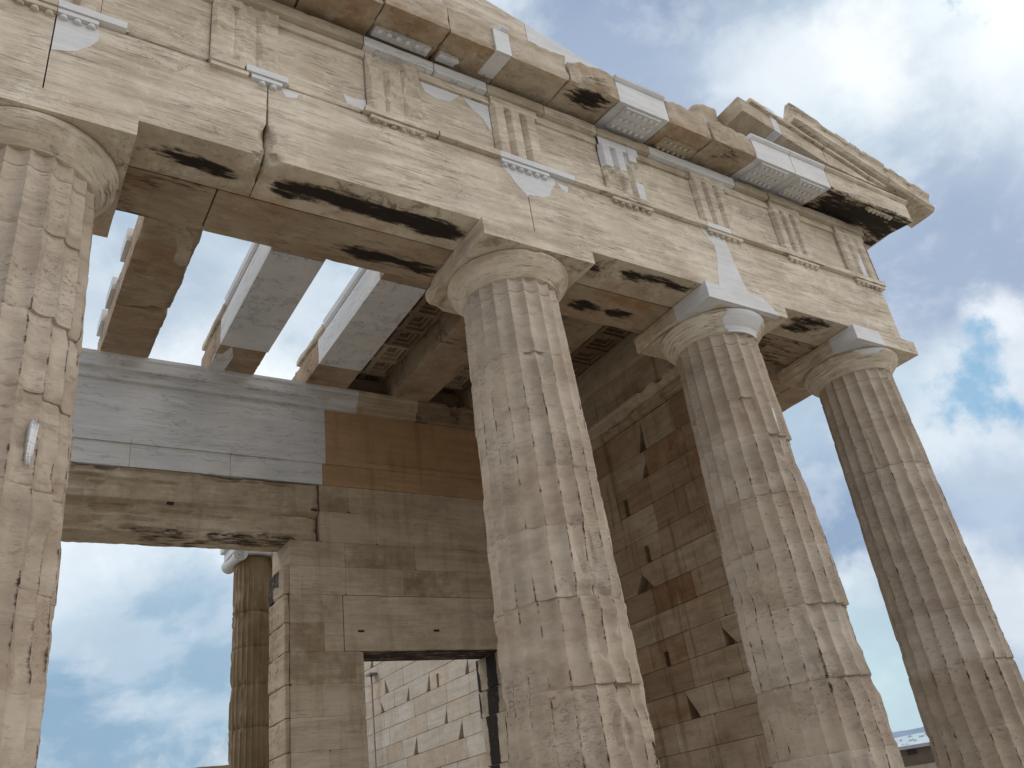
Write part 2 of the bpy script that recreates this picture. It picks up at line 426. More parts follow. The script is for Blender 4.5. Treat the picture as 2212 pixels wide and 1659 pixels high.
# ------------------------------------------------------------------ doric columns
def column(key, label, joints, chips, newbits, seed):
    cx = COLX[key]
    root = empty('doric_column', (cx, CY, 0), label, 'column', 'fluted Doric columns of the front row')
    NT, z0, z1 = 320, -.05, 7.99
    zs = [z0]
    while zs[-1] < z1 - .02: zs.append(zs[-1] + (.05 if zs[-1] < 1.8 else .03))
    zs[-1] = z1
    zs = sorted(set([round(z, 4) for z in zs] + [j + d for j in joints for d in (-.010, -.004, .004, .010)] + [7.80, 7.792, 7.808]))
    zs = np.array(zs)
    th = np.linspace(0, 2 * np.pi, NT, endpoint=False)
    TH, Z = np.meshgrid(th, zs)
    R = .775 - .165 * (np.clip(Z, 0, 8) / 7.9) - .0 + .012 * np.sin(np.clip(Z, 0, 8) / 7.9 * np.pi)
    t = (TH / (2 * np.pi) * 20) % 1.0
    fl = 1 - (2 * t - 1) ** 2
    depth = .056 * R / .7
    fade = 1.0
    r = R - depth * fl * fade
    P = np.stack([np.cos(TH) * .75 + cx, np.sin(TH) * .75, Z], -1)
    n1 = fbm(P, 1.4, 4, seed); n2 = fbm(P, 4.5, 4, seed + 2); n3 = fbm(P, 14, 3, seed + 4)
    low = sstep(Z, 6.8, 3.0)                               # the lower drums are more battered
    wear = .001 + .010 * sstep(n2, .50, .68) * (.5 + .8 * low) + .034 * sstep(n1, .61, .71) * (.15 + .7 * low)
    r = np.minimum(r, R - wear) - (n3 - .5) * .005 * (.5 + low) - (n2 - .5) * .008 * low
    drum = np.zeros_like(Z); 
    for k, j in enumerate(joints):
        d = np.abs(Z - j)
        nj = fbm(np.stack([np.cos(TH) * 2.2, np.sin(TH) * 2.2, Z * 0 + j], -1), 1.6, 4, seed + 9 + k)
        r = r - (.007 * np.exp(-(d / .006) ** 2)) * (.1 + sstep(nj, .45, .6)) - .020 * sstep(nj, .58, .70) * np.exp(-(d / .04) ** 2)
        drum = drum + (Z > j)
    r = r - .016 * np.exp(-((Z - 7.80) / .007) ** 2)
    # small eccentric shift of every drum
    sh = np.array([[math.sin(seed * 3 + k * 2.1) * .004, math.cos(seed * 5 + k * 1.7) * .004] for k in range(len(joints) + 1)])
    for (a, zc, da, dz, dep, mode) in chips:
        dA = np.abs((TH - math.radians(a) + np.pi) % (2 * np.pi) - np.pi) / math.radians(da)
        nn = (fbm(P, 3.2, 4, seed + zc) - .5) * .9
        if mode == 'under':                                # broken just below a joint: sharp on top, fading down
            zz = (zc - Z) / dz
            w = sstep(1 - dA + nn, 0, .25) * (zz > 0) * (1 - sstep(zz + nn * .5, .45, 1.0))
        elif mode == 'over':
            zz = (Z - zc) / dz
            w = sstep(1 - dA + nn, 0, .25) * (zz > 0) * (1 - sstep(zz + nn * .5, .45, 1.0))
        else:
            zz = np.abs(Z - zc) / dz
            w = sstep(1 - np.sqrt(dA ** 2 + zz ** 2) + nn * 1.1, .10, .22) * (.55 + .35 * sstep(zc - Z, -dz, dz))
        r = r - dep * w * (.75 + .5 * n2)
    di = drum.astype(int)
    X = cx + np.cos(TH) * r + sh[di, 0]; Y = CY + np.sin(TH) * r + sh[di, 1]
    V = np.stack([X, Y, Z], -1).reshape(-1, 3); nz = len(zs); F = []
    for i in range(nz - 1):
        for j in range(NT):
            F.append([i * NT + j, i * NT + (j + 1) % NT, (i + 1) * NT + (j + 1) % NT, (i + 1) * NT + j])
    F.append(list(range(NT - 1, -1, -1))); F.append([(nz - 1) * NT + j for j in range(NT)])
    arris = np.clip(1 - fl, 0, 1)
    # dark lichen sits along the arrises on the weather side, ochre runs under the capital
    stain = (.58 * sstep(arris, .60, 1.0) * sstep(fbm(P, 2.2, 3, seed + 20), .40, .58) * sstep(Z, 7.7, 6.0)) + .20 * sstep(fbm(P, 1.6, 4, seed + 26), .50, .64) * sstep(Z, 5.2, 3.0)
    stain = np.minimum(stain, .50)
    och = .8 * sstep(Z, 6.9, 7.8) * sstep(fbm(P * np.array([1, 1, .3]), 2.5, 4, seed + 21), .48, .62) * sstep(np.cos(TH - math.radians(150)), .2, .9)
    rg = random.Random(seed * 17); dt = np.array([rg.random() * .38 for _ in range(len(joints) + 2)])
    o = mesh('shaft', V, F, M_COL, root, {'tone': dt[di].reshape(-1), 'stain': stain.reshape(-1), 'ochre': och.reshape(-1)}, True)
    sharp(o, 42)
    # echinus with annulets
    prof = [(.605, 7.985), (.615, 7.99), (.622, 8.0), (.612, 8.005), (.628, 8.018), (.620, 8.024), (.640, 8.04), (.632, 8.046), (.655, 8.065), (.69, 8.10), (.73, 8.145), (.765, 8.19), (.787, 8.235), (.790, 8.262), (.775, 8.283), (.74, 8.288), (.0, 8.288)]
    NT2 = 128; V = []
    for (rr, zz) in prof:
        for j in range(NT2):
            a = j / NT2 * 2 * np.pi; V.append((cx + rr * math.cos(a), CY + rr * math.sin(a), zz))
    V = np.array(V); n = fbm(V, 3.0, 4, seed + 31); q = sstep(n, .62, .74) * .025 + (fbm(V, 9, 3, seed + 2) - .5) * .003
    dirv = np.stack([V[:, 0] - cx, V[:, 1] - CY, np.zeros(len(V))], -1); l = np.linalg.norm(dirv, axis=1, keepdims=True) + 1e-6
    V = V - dirv / l * np.minimum(q, l[:, 0] * .3)[:, None]
    F = [[i * NT2 + j, i * NT2 + (j + 1) % NT2, (i + 1) * NT2 + (j + 1) % NT2, (i + 1) * NT2 + j] for i in range(len(prof) - 1) for j in range(NT2)]
    F.append(list(range(NT2 - 1, -1, -1)))
    ech = mesh('echinus', V, F, M_FRONT, root, {'ochre': .5 * sstep(fbm(V, 2, 3, seed + 8), .5, .6)}, True); sharp(ech, 50)
    # abacus
    def rmap(Vv):
        w = 0
        for (dx, dy, rad, amt) in newbits.get('broken', []):
            w = w + amt * sstep(rad - np.hypot(Vv[:, 0] - cx - dx, Vv[:, 1] - dy), 0, rad * .7)
        return w + np.zeros(len(Vv))
    ab = stone('abacus', (cx - .82, cx + .82, -.07, 1.57, ZT - HAB + .009, ZT - .004), M_FRONT, root, .045, .006, .03, 2.5, .56, .002, seed, rmap=rmap,
               attrf=lambda v: {'ochre': .6 * sstep(v[:, 1], .2, 1.2)})
    for kind, pts in newbits.get('patch', []):
        if kind == 'front':
            mb = MB(); prism(mb, [(cx + a, b) for a, b in pts], 'y', -.0735, .02, 0); mb.build('marble_patch', M_NEW, ab)
        if kind == 'box':
            x0, x1, y0, y1, zb, zt = pts
            stone('marble_patch', (cx + x0, cx + x1, y0, y1, zb, zt), M_NEW, ab, .2, .004, 0, disp=0)
    for (a0, a1, i0, i1, wob) in newbits.get('echinus', []):
        NA = 26; Vp = []; Fp = []
        pr = [p for p in prof if i0 <= p[1] <= i1]
        for ii, (rr, zz) in enumerate(pr):
            s = ii / (len(pr) - 1)
            for j in range(NA + 1):
                w = wob * math.sin(s * 7 + 1) + wob * .5 * math.sin(s * 17)
                a = math.radians(a0 + w + (a1 - a0 - w * .4) * j / NA) if True else 0
                sq = 1 - .8 * (1 - s) ** 2 if wob < 0 else 1
                am = math.radians((a0 + a1) / 2); a = am + (a - am) * sq
                Vp.append((cx + (rr + .004) * math.cos(a), CY + (rr + .004) * math.sin(a), zz - .001))
        for ii in range(len(pr) - 1):
            for j in range(NA):
                k = ii * (NA + 1) + j; Fp.append([k, k + 1, k + NA + 2, k + NA + 1])
        po = mesh('marble_patch', Vp, Fp, M_NEW, ech, None, True)
        sm = po.modifiers.new('thick', 'SOLIDIFY'); sm.thickness = .03; sm.offset = -1
    for (a0, a1, zb, zt, rr) in newbits.get('shaft', []):
        Vp = []; Fp = []; N = 8
        for i in range(2):
            for j in range(N + 1):
                a = math.radians(a0 + (a1 - a0) * j / N + (1.2 if i else 0)); z = zb + (zt - zb) * i + (.05 * math.sin(j * 1.9))
                Vp.append((cx + rr * math.cos(a), CY + rr * math.sin(a), z))
        Fp = [[j, j + 1, N + 2 + j, N + 1 + j] for j in range(N)]
        po = mesh('marble_patch', Vp, Fp, M_NEWV, o, None, True)
        sm = po.modifiers.new('thick', 'SOLIDIFY'); sm.thickness = .05; sm.offset = -1
    return root


def build_columns():
    column('A', 'leftmost fluted column, cut by the left edge of the photo, its scallops patched in white', [7.16, 6.31, 5.58, 4.80, 4.05, 3.32, 2.50, 1.7, .85],
           [(-50, 7.16, 26, .08, .02, 'under'), (-45, 6.31, 34, .12, .03, 'under'), (-40, 5.58, 26, .2, .022, 'under'), (-62, 5.3, 14, .3, .03, 'e'), (-38, 4.0, 14, .5, .03, 'e'), (-80, 3.0, 20, .4, .03, 'e'), (-30, 5.0, 10, .25, .04, 'e')],
           {'echinus': [], 'shaft': [(-61, -56, 4.98, 5.28, .672)] }, 1)
    column('B', 'battered fluted column in the middle, right of the wide opening to the sky', [6.93, 6.20, 5.48, 4.80, 4.05, 3.20, 2.40, 1.6, .8],
           [(-95, 4.05, 22, .14, .04, 'over'), (-128, 4.05, 22, .35, .018, 'under'), (-90, 4.55, 13, .30, .038, 'e'), (-82, 3.65, 20, .36, .04, 'e'), (-72, 3.2, 18, .40, .045, 'under'), (-88, 2.75, 12, .22, .045, 'e'), (-110, 6.93, 16, .07, .03, 'under'), (-100, 5.48, 20, .05, .03, 'over'), (-60, 6.6, 8, .1, .02, 'e'), (-100, 3.2, 30, .06, .03, 'under')],
           {'broken': [(-.84, 1.55, .35, .20), (.84, 1.6, .25, .1)]}, 2)
    column('C', 'fluted column with a new white block let into the front of its abacus', [6.92, 6.35, 5.50, 4.80, 4.04, 3.18, 2.40, 1.6, .8],
           [(-62, 6.35, 40, .80, .045, 'under'), (-70, 4.04, 52, .9, .052, 'under'), (-95, 4.6, 12, .4, .025, 'e'), (-80, 3.18, 40, .2, .03, 'under'), (-120, 6.92, 10, .3, .03, 'under'), (-135, 3.6, 12, .35, .03, 'e')],
           {'patch': [('front', [(-.825, ZT - HAB + .004), (-.825, ZT - .003), (.36, ZT - .003), (.42, ZT - .08), (.46, ZT - .10), (.62, ZT - HAB + .004)]),
                      ('box', (-.826, -.55, -.0725, .62, ZT - HAB + .003, ZT - .0035))],
            'echinus': [(-122, -62, 8.0, 8.285, 3)], 'shaft': [(-92, -86, 6.36, 6.72, .628)]}, 3)
    column('D', 'fluted corner column at the right, with a small white corner block in its abacus', [7.1, 6.30, 5.50, 4.80, 4.06, 3.33, 2.50, 1.7, .85],
           [(-60, 4.85, 14, .12, .05, 'e'), (-170, 6.6, 14, .8, .03, 'e'), (-160, 5.6, 14, .5, .03, 'e'), (-75, 3.33, 40, .05, .02, 'under')],
           {'patch': [('front', [(-.825, ZT - HAB + .004), (-.825, ZT - .003), (-.16, ZT - .003), (-.08, ZT - HAB + .004)]),
                      ('box', (-.826, -.5, -.0725, .42, ZT - HAB + .003, ZT - .0035))],
            'echinus': [(-140, -98, 8.11, 8.285, -1)]}, 4)


build_columns()


# ------------------------------------------------------------------ front entablature
def inpoly(x, y, poly):
    r = np.zeros(len(x), bool); n = len(poly)
    for i in range(n):
        x1, y1 = poly[i]; x2, y2 = poly[(i + 1) % n]
        c = ((y1 > y) != (y2 > y)) & (x < (x2 - x1) * (y - y1) / (y2 - y1 + 1e-12) + x1); r ^= c
    return r


def soft(x, y, poly, w=.06):
    """soft membership of a polygon, 8 jittered samples"""
    s = 0
    for k in range(10):
        a = k * 2.4; q = w * (k / 9.0)
        s = s + inpoly(x + math.cos(a) * q, y + math.sin(a) * q, poly)
    return s / 10.0


SOOT = [  # black crust on the underside, polygons in (x, y)
    [(.86, .32), (1.05, .30), (1.45, .26), (1.72, .30), (1.90, .38), (1.86, .50), (1.62, .50), (1.35, .44), (1.0, .38), (.87, .40)],
    [(2.22, .30), (2.45, .24), (2.75, .22), (3.3, .23), (3.9, .23), (4.3, .22), (4.62, .26), (4.66, .42), (4.3, .50), (3.8, .46), (3.3, .46), (2.8, .44), (2.45, .53), (2.26, .48)],
    [(3.3, 1.08), (3.8, 1.02), (4.3, 1.05), (4.66, 1.1), (4.66, 1.25), (4.2, 1.22), (3.7, 1.2), (3.3, 1.2)],
    [(6.35, .20), (6.55, .18), (6.75, .24), (6.72, .34), (6.4, .32)], [(6.85, .16), (7.3, .12), (7.75, .14), (8.3, .16), (8.2, .26), (7.6, .28), (7.1, .30)],
    [(6.62, 1.02), (6.9, .94), (7.15, 1.0), (7.3, 1.12), (7.0, 1.2), (6.7, 1.16)], [(7.3, 1.0), (7.65, .98), (7.9, 1.06), (7.7, 1.16), (7.4, 1.14)],
    [(10.25, .18), (10.5, .10), (10.9, .08), (11.3, .12), (11.2, .20), (10.7, .24)], [(10.3, .34), (10.9, .3), (11.1, .4), (10.7, .46), (10.35, .44)],
]


def arch_attr(v):
    x, y, z = v[:, 0], v[:, 1], v[:, 2]
    under = sstep(z, ZT + .10, ZT + .02)
    st = 0
    for p in SOOT: st = st + soft(x, y, p, .17) * 1.15
    och = under * .62 * sstep(fbm(v * np.array([.5, 1.6, 1]), 1.5, 4, 4), .44, .62) * sstep(y, .05, .3)
    och = np.maximum(och, under * soft(x, y, [(6.7, .66), (7.9, .62), (7.95, .85), (7.1, .92)], .15))
    brown = .42 * sstep(fbm(v * np.array([.45, 1.5, 1]), 1.4, 4, 14), .42, .60) * (y > .66) * under
    return {'stain': np.maximum(np.clip(st, 0, 1) * under * .95, brown), 'ochre': np.clip(och, 0, 1)}


def build_entablature():
    e = empty('entablature', (6.4, 0.7, ZT), 'long carved marble beam with triglyphs and cornice running across the tops of the front columns', 'entablature')
    def rj(joint, rad, amt):
        return lambda v: amt * (.3 + 1.5 * sstep(fbm(v, 3.5, 4, 6), .35, .65)) * sstep(rad - np.abs(v[:, 0] - joint), 0, rad) * sstep(ZT + 1.1 - v[:, 2], 0, .9) * (v[:, 1] < .4)
    segs = [(-2.6, -.004), (.004, 2.071), (2.078, 5.430), (5.440, 9.04), (9.048, 12.97)]
    for k, (a, b) in enumerate(segs):
        jr = {1: rj(2.075, .30, .14), 2: rj(2.075, .30, .12)}.get(k)
        stone('architrave_block', (a, b, 0, .655, ZT + .002, ZA - .10), M_FRONT, e, .05, .008, .022, 2.2, .60, .003, k + 1, attrf=arch_attr, rmap=jr)
        stone('architrave_block', (a - (.35 if k in (2,) else 0) + (.02 if k == 2 else 0), b - (.33 if k == 1 else 0), .675, 1.41, ZT + .006, ZA - .05), M_SOFF, e, .06, .02, .05, 2.0, .56, .006, k + 11, attrf=arch_attr)
    # frieze backing, down to the ceiling beams
    stone('backing_block', (-2.6, 12.9, .12, 1.36, ZA - .04, 10.66), M_OLD, e, .3, .01, 0, disp=0)
    stone('backing_block', (6.2, 12.5, .56, 1.45, 10.665, 10.685), M_OLD, e, .3, .004, 0, disp=0)
    # taenia: a flat band that survives in lengths
    for (a, b, new, wr) in [(-2.6, .0, 0, .03), (.0, .62, 1, 0), (.64, 1.42, 0, .07), (1.44, 1.80, 0, .03), (1.82, 2.28, 1, 0), (2.30, 3.18, 0, .08), (3.2, 4.16, 0, .03), (4.18, 5.04, 0, .008), (5.045, 6.24, 1, 0),
                            (6.245, 8.69, 0, .008), (8.70, 9.21, 1, 0), (9.215, 10.5, 0, .006), (10.505, 12.24, 0, .008), (12.245, 13.04, 0, .02)]:
        prot = -.075
        if wr > .05: stone('taenia', (a, b, -.02, .11, ZA - .096, ZA - .012), M_FRONT, e, .04, .02, .05, 3.5, .42, .006, a)
        else: stone('taenia', (a, b, prot, .11, ZA - .096, ZA - .004), M_NEW if new else M_FRONT, e, .05, .003, wr, 4, .45, .0 if new else .002, a)
    # regulae with guttae
    reg = {0: [('old', -.37, .0, (0, 1, 2)), ('new', .004, .37, (3, 4, 5))], 1: [('rough', -.37, .03, ()), ('new', .06, .40, (4, 5))], 2: [('rough', -.37, .37, (0, 1, 2, 3, 4, 5))], 3: [('new', -.37, .37, range(6))],
           4: [('old', -.37, .37, range(6))], 5: [('old', -.37, .37, range(6))], 6: [('old', -.37, .37, range(6))], 7: [('old', -.37, .42, range(6))]}
    for k, x in enumerate(TRX):
        for kind, a, b, gs in reg[k]:
            mt = M_NEW if kind == 'new' else M_FRONT
            r = stone('regula', (x + a, x + b, -.055, .03, ZA - .155, ZA - .0985), mt, e, .03, .003, .0 if kind == 'new' else (.03 if kind == 'rough' else .012), 6, .45, .001, k + 40)
            for i in gs:
                gx = x + (i - 2.5) * TW / 6
                mb = MB(); n = 16; bad = kind != 'new' and (kind == 'rough' or (k * 7 + i * 5) % 4 == 0)
                h = .045 if not bad else .028; rt, rb = .034, .041
                vs = []
                for (rr, zz) in ((rt, ZA - .153), (rb * .98, ZA - .155 - h * .85), (rb * .85, ZA - .155 - h), (rb * .45, ZA - .155 - h * 1.03)):
                    for j in range(n):
                        q = 2 * math.pi * j / n; w = 1 - (.25 * random.random() if bad else 0)
                        vs.append((gx + rr * w * math.cos(q), -.012 + rr * w * math.sin(q), zz))
                fs = [[t * n + j, t * n + (j + 1) % n, (t + 1) * n + (j + 1) % n, (t + 1) * n + j] for t in range(3) for j in range(n)] + [[3 * n + j for j in range(n)]]
                mb.add(vs, fs); fixn(mb.build('gutta', mt, r, True))
    # triglyphs
    def trig(x, w=TW, mt=M_FRONT, grooves=True, glyph_depth=.085, seed=0, zlo=ZA, zhi=ZF, yf=-.035, xr=None, name='triglyph', parent=None, wearamt=0.0):
        x0, x1 = x - w / 2, x + w / 2
        cap = .135 if zhi == ZF else 0
        xs = []
        N = 78
        for i in range(N + 1):
            xs.append(x0 + w * i / N)
        if xr: xs = [q for q in xs if xr[0] <= q <= xr[1]]
        zs = list(np.linspace(zlo, zhi - cap, 26)) + ([zhi - cap + .004, zhi - cap + .03, zhi] if cap else [])
        XX, ZZ = np.meshgrid(np.array(xs), np.array(zs))
        t = (XX - x0) / w
        def vg(c, hw): return np.clip(1 - np.abs(t - c) / hw, 0, 1)
        dep = np.maximum(np.maximum(vg(1 / 3, .085), vg(2 / 3, .085)), np.maximum(np.clip(1 - t / .075, 0, 1), np.clip(1 - (1 - t) / .075, 0, 1)) * .8)
        if not grooves: dep = dep * .25
        dep = dep * glyph_depth
        if cap: dep = np.where(ZZ > zhi - cap + .002, 0, dep)
        P3 = np.stack([XX, ZZ * 0, ZZ], -1)
        nz = fbm(P3, 4, 4, seed)
        wr = .004 + wearamt * sstep(nz, .40, .62)
        y = yf + np.maximum(dep, wr) + (fbm(P3, 10, 3, seed + 1) - .5) * (.004 + wearamt * .12)
        V = np.stack([XX, y, ZZ], -1).reshape(-1, 3); nx = len(xs); nz_ = len(zs)
        F = [[i * nx + j, i * nx + j + 1, (i + 1) * nx + j + 1, (i + 1) * nx + j] for i in range(nz_ - 1) for j in range(nx - 1)]
        # close the sides, top and bottom
        ring = [j for j in range(nx)] + [i * nx + nx - 1 for i in range(1, nz_)] + [(nz_ - 1) * nx + j for j in range(nx - 2, -1, -1)] + [i * nx for i in range(nz_ - 2, 0, -1)]
        base = len(V); V = list(V) + [(V[i][0], .118, V[i][2]) for i in ring]; m = len(ring)
        F += [[ring[j], base + j, base + (j + 1) % m, ring[(j + 1) % m]] for j in range(m)] + [[base + j for j in range(m)]]
        return fixn(mesh(name, V, F, mt, parent or e))
    trig(TRX[0], seed=1); trig(TRX[1], seed=2, glyph_depth=.05, wearamt=.035)
    trig(TRX[2], seed=3, wearamt=.05, glyph_depth=.06)
    trig(TRX[3], seed=4, mt=M_FRONT)
    t5 = trig(TRX[4], seed=5, wearamt=.07, glyph_depth=.06)
    mb = MB(); x = TRX[4]
    trig(x, seed=15, mt=M_NEW, zlo=10.28, yf=-.0385, name='marble_patch', parent=t5, xr=(x - .38, x + .17))
    trig(x, seed=15, mt=M_NEW, zlo=10.55, yf=-.0385, name='marble_patch', parent=t5, xr=(x + .17, x + .38))
    trig(x, seed=16, mt=M_NEW, zlo=ZA + .005, zhi=10.12, yf=-.0375, name='marble_patch', parent=t5, xr=(x + .14, x + .38))
    trig(TRX[5], seed=6); trig(TRX[6], seed=7)
    t8 = trig(TRX[7], w=.78, seed=8, glyph_depth=.045)
    trig(TRX[7], w=.78, seed=18, mt=M_NEW, zlo=ZA + .005, zhi=10.12, yf=-.0365, name='marble_patch', parent=t8, xr=(TRX[7] - .16, TRX[7] + .15))
    trig(TRX[7], w=.78, seed=18, mt=M_NEW, zlo=10.12, zhi=10.32, yf=-.0365, name='marble_patch', parent=t8, xr=(TRX[7] + .0, TRX[7] + .15))
    # metopes
    ed = [-2.6] + TRX
    for k in range(len(TRX)):
        a = (TRX[k - 1] + TW / 2 + .004) if k else -2.6
        b = TRX[k] - (TW / 2 + .004 if k < 7 else .394)
        brk = lambda v: .05 * sstep(.25 - np.hypot(v[:, 0] - 4.2, v[:, 2] - ZA), 0, .1)
        mo = stone('metope', (a, b, .045, .118, ZA - .003, ZF - .002), M_FRONT, e, .08, .005, .02, 3, .6, .003, k + 60)
        cap = stone('metope_band', (a, b, .005, .044, ZF - .13, ZF - .004), M_FRONT if k != 5 else M_CORN, e, .1, .004, .02, 3, .5, .002, k + 70)
        if k == 3:
            mb = MB(); prism(mb, [(4.05, ZF - .14), (4.10, ZF - .30), (4.25, ZF - .36), (4.45, ZF - .33), (4.62, ZF - .14)], 'y', .0415, .06); mb.build('marble_patch', M_NEW, mo)
            mb = MB(); prism(mb, [(4.66, ZF - .135), (4.80, ZF - .32), (4.93, ZF - .40), (4.99, ZF - .52), (5.06, ZF - .62), (5.06, ZF - .135)], 'y', .0412, .06); mb.build('marble_patch', M_NEW, mo)
        if k == 2:
            mb = MB(); prism(mb, [(3.02, ZA + .02), (2.98, ZA + .18), (3.10, ZA + .16), (3.26, ZA + .20), (3.26, ZA + .02)], 'y', .0415, .06); mb.build('marble_patch', M_NEW, mo)
            mb = MB(); prism(mb, [(2.62, ZA + .62), (2.72, ZA + .78), (2.82, ZA + .72), (2.73, ZA + .56)], 'y', .0405, .06); mb.build('marble_patch', M_FRONT, mo)
    stone('frieze_corner', (TRX[7] + .40, 13.01, -.02, .5, ZA, ZF - .002), M_FRONT, e, .1, .006, .02, 3, .6, .002, 80)
    # white patches in the architrave face
    ar = [o for o in e.children if o.name.startswith('architrave_block')]
    a0 = [o for o in ar]
    def ragged(poly, amt=.012):
        out = []; n = len(poly)
        for i in range(n):
            p = np.array(poly[i]); q = np.array(poly[(i + 1) % n]); L = np.linalg.norm(q - p)
            straight = abs(p[1] - q[1]) < 1e-4 or abs(p[0] - q[0]) < 1e-4
            m = 1 if straight else max(1, int(L / .035)); nrm = np.array((-(q - p)[1], (q - p)[0])) / (L + 1e-9)
            for k in range(m):
                t = k / m; r = p + (q - p) * t
                if k: r = r + nrm * (fbm(np.array([[r[0], 0, r[1]]]), 9, 3, 3)[0] - .5) * 2 * amt
                out.append(tuple(r))
        return out
    def apatch(blk, poly, y=-.0035):
        poly = ragged(poly)
        mb = MB(); prism(mb, poly, 'y', y, .03); mb.build('marble_patch', M_NEW, blk)
    apatch(a0[2], [(.008, ZA - .10), (.37, ZA - .10), (.385, 9.46), (.32, 9.33), (.22, 9.22), (.12, 9.17), (.008, 9.13)])
    apatch(a0[4], [(2.22, 9.64), (2.42, 9.64), (2.40, 9.57), (2.27, 9.53)])
    apatch(a0[6], [(5.03, ZA - .10), (5.10, 9.56), (5.2, 9.47), (5.26, 9.36), (5.36, 9.25), (5.43, 9.17), (5.44, 9.215), (5.58, 9.245), (5.70, 9.25), (5.80, 9.33), (5.84, 9.44), (5.92, 9.56), (5.93, ZA - .10)])
    apatch(a0[6], [(5.96, 9.61), (6.14, 9.60), (6.12, 9.49), (6.02, 9.50)])
    apatch(a0[6], [(8.60, ZA - .10), (8.72, 9.5), (8.80, 9.38), (8.79, 9.2), (8.72, 8.97), (8.62, 8.553), (9.27, 8.553), (9.19, 8.85), (9.13, 9.2), (9.08, ZA - .10)])
    # bed fillet under the cornice
    for k, (a, b, mt) in enumerate([(-2.6, 3.23, M_CORN), (3.24, 4.2, M_NEWV), (4.21, 5.0, M_NEWV), (5.01, 5.93, M_CORN), (5.94, 6.86, M_FRONT), (6.87, 7.86, M_CORN), (7.87, 9.7, M_NEWV), (9.71, 10.5, M_CORN), (10.51, 13.02, M_CORN)]):
        stone('frieze_band', (a, b, -.075, .3, ZF + .001, ZF + .165), mt, e, .07, .006, .04 if mt is M_CORN else .01, 3, .52, .003, k + 90)
    # cornice blocks: soffit slopes down to the front, nose 0.6 m out
    def corn(a, b, mt, new=False, rough=0.0, seed=0, stainf=None, name='cornice_block', yn=-.59, zt=11.50):
        def xf(P):
            P = P.copy(); t = np.clip((.0 - P[:, 1]) / .59, 0, 1); lowf = np.clip((zt - P[:, 2]) / (zt - 11.0), 0, 1)
            P[:, 2] += (1 - t) * .10 * lowf - 0
            return P
        o = stone(name, (a, b, yn, .55, 11.0, zt - (.09 if new else .0)), mt, e, .045, .006, rough, 2.6, .42, .0 if new else .026 + rough * .14, seed, attrf=stainf, xf=xf)
        return o
    def crown(a, b, mt, par, yn=-.59):
        pr = [(.3, 11.415), (yn + .01, 11.415), (yn - .015, 11.43), (yn - .045, 11.46), (yn - .05, 11.49), (yn - .035, 11.512), (yn + .0, 11.525), (.3, 11.525)]
        extrude_profile('crown_molding', pr, a, b, mt, par, 'x', .2, 0 if mt is M_NEW else .002)
    def mutule(a, b, par, mt, broken=False, y0=-.55, y1=-.07, rows=3):
        V, F = box_grid(a, b, y0, y1, 10.955, 11.03, .12)
        V[:, 2] += (V[:, 1] + .59) / .59 * .10
        mu = mesh('mutule', V, F, mt, par)
        mb = MB(); n = 10
        for r in range(rows):
            for c in range(6):
                gx = a + (b - a) * (c + .5) / 6; gy = y0 + (.06 if rows > 1 else .03) + r * .165
                zb = 10.955 + (gy + .59) / .59 * .10
                rr = .036; vs = [];
                for (q, zz) in ((rr * .8, zb + .004), (rr, zb - .03), (rr * .6, zb - .036)):
                    vs += [(gx + q * math.cos(2 * math.pi * j / n), gy + q * math.sin(2 * math.pi * j / n), zz) for j in range(n)]
                fs = [[t * n + j, t * n + (j + 1) % n, (t + 1) * n + (j + 1) % n, (t + 1) * n + j] for t in range(2) for j in range(n)] + [[2 * n + j for j in range(n)]]
                mb.add(vs, fs)
        # the drops are cut from the same block as the mutule
        me2 = mb
        vv = [tuple(v.co) for v in mu.data.vertices]; loc = Vector((0, 0, 0)); q = mu.parent
        while q is not None: loc += q.location; q = q.parent
        allv = [tuple(Vector(v) + loc) for v in vv] + [tuple(v) for v in me2.v]; k0 = len(vv)
        allf = [list(p.vertices) for p in mu.data.polygons] + [[i + k0 for i in f] for f in me2.f]
        bpy.data.objects.remove(mu)
        return fixn(mesh('mutule', allv, allf, mt, par))
    J = [-2.6, -.33, .58, 1.49, 2.39, 3.30, 4.20, 5.11, 6.06, 6.93, 7.88, 8.79, 9.74, 10.66, 11.56, 13.87]
    for k in range(len(J) - 1):
        a, b = J[k] + .006, J[k + 1] - .006
        if k in (9, 12, 13):
            o = corn(a, b, M_NEW, True, seed=k)
            crown(a, b, M_NEW, o); mutule(a + .14, b - .14, o, M_NEW)
        elif k == 14:
            def sf(v):
                und = sstep(v[:, 2], 11.12, 11.03) * (v[:, 1] < .3)
                return {'stain': und * (.46 + .42 * sstep(fbm(v * np.array([1, 1.6, 1]), 1.3, 4, 12), .40, .56)), 'ochre': und * .7}
            o = corn(a, 13.87, M_FRONT, True, seed=k, stainf=sf)
            crown(a, 13.92, M_FRONT, o)
            mu = mutule(12.62, 13.32, o, M_FRONT, y0=-.535, y1=-.47, rows=1)
        else:
            rough = {8: .16, 11: .10, 10: .05}.get(k, .05)
            sf = None
            if k in (8, 11):
                cx = (a + b) / 2
                def sf(v, cx=cx, k=k):
                    q = np.exp(-(((v[:, 0] - cx) / .42) ** 2 + ((v[:, 1] + .40) / .22) ** 2) * 1.2)
                    return {'stain': q * (1.0 if k == 8 else .55) * (v[:, 2] < 11.3), 'ochre': v[:, 0] * 0 + .4}
            else:
                def sf(v): return {'ochre': .75 * (v[:, 2] < 11.1) + .05}
            o = corn(a, b, M_CORN, False, rough, k + 100, sf, yn=-.585 + .02 * math.sin(k * 2.2))
            if k in (4, 5, 6):
                pass
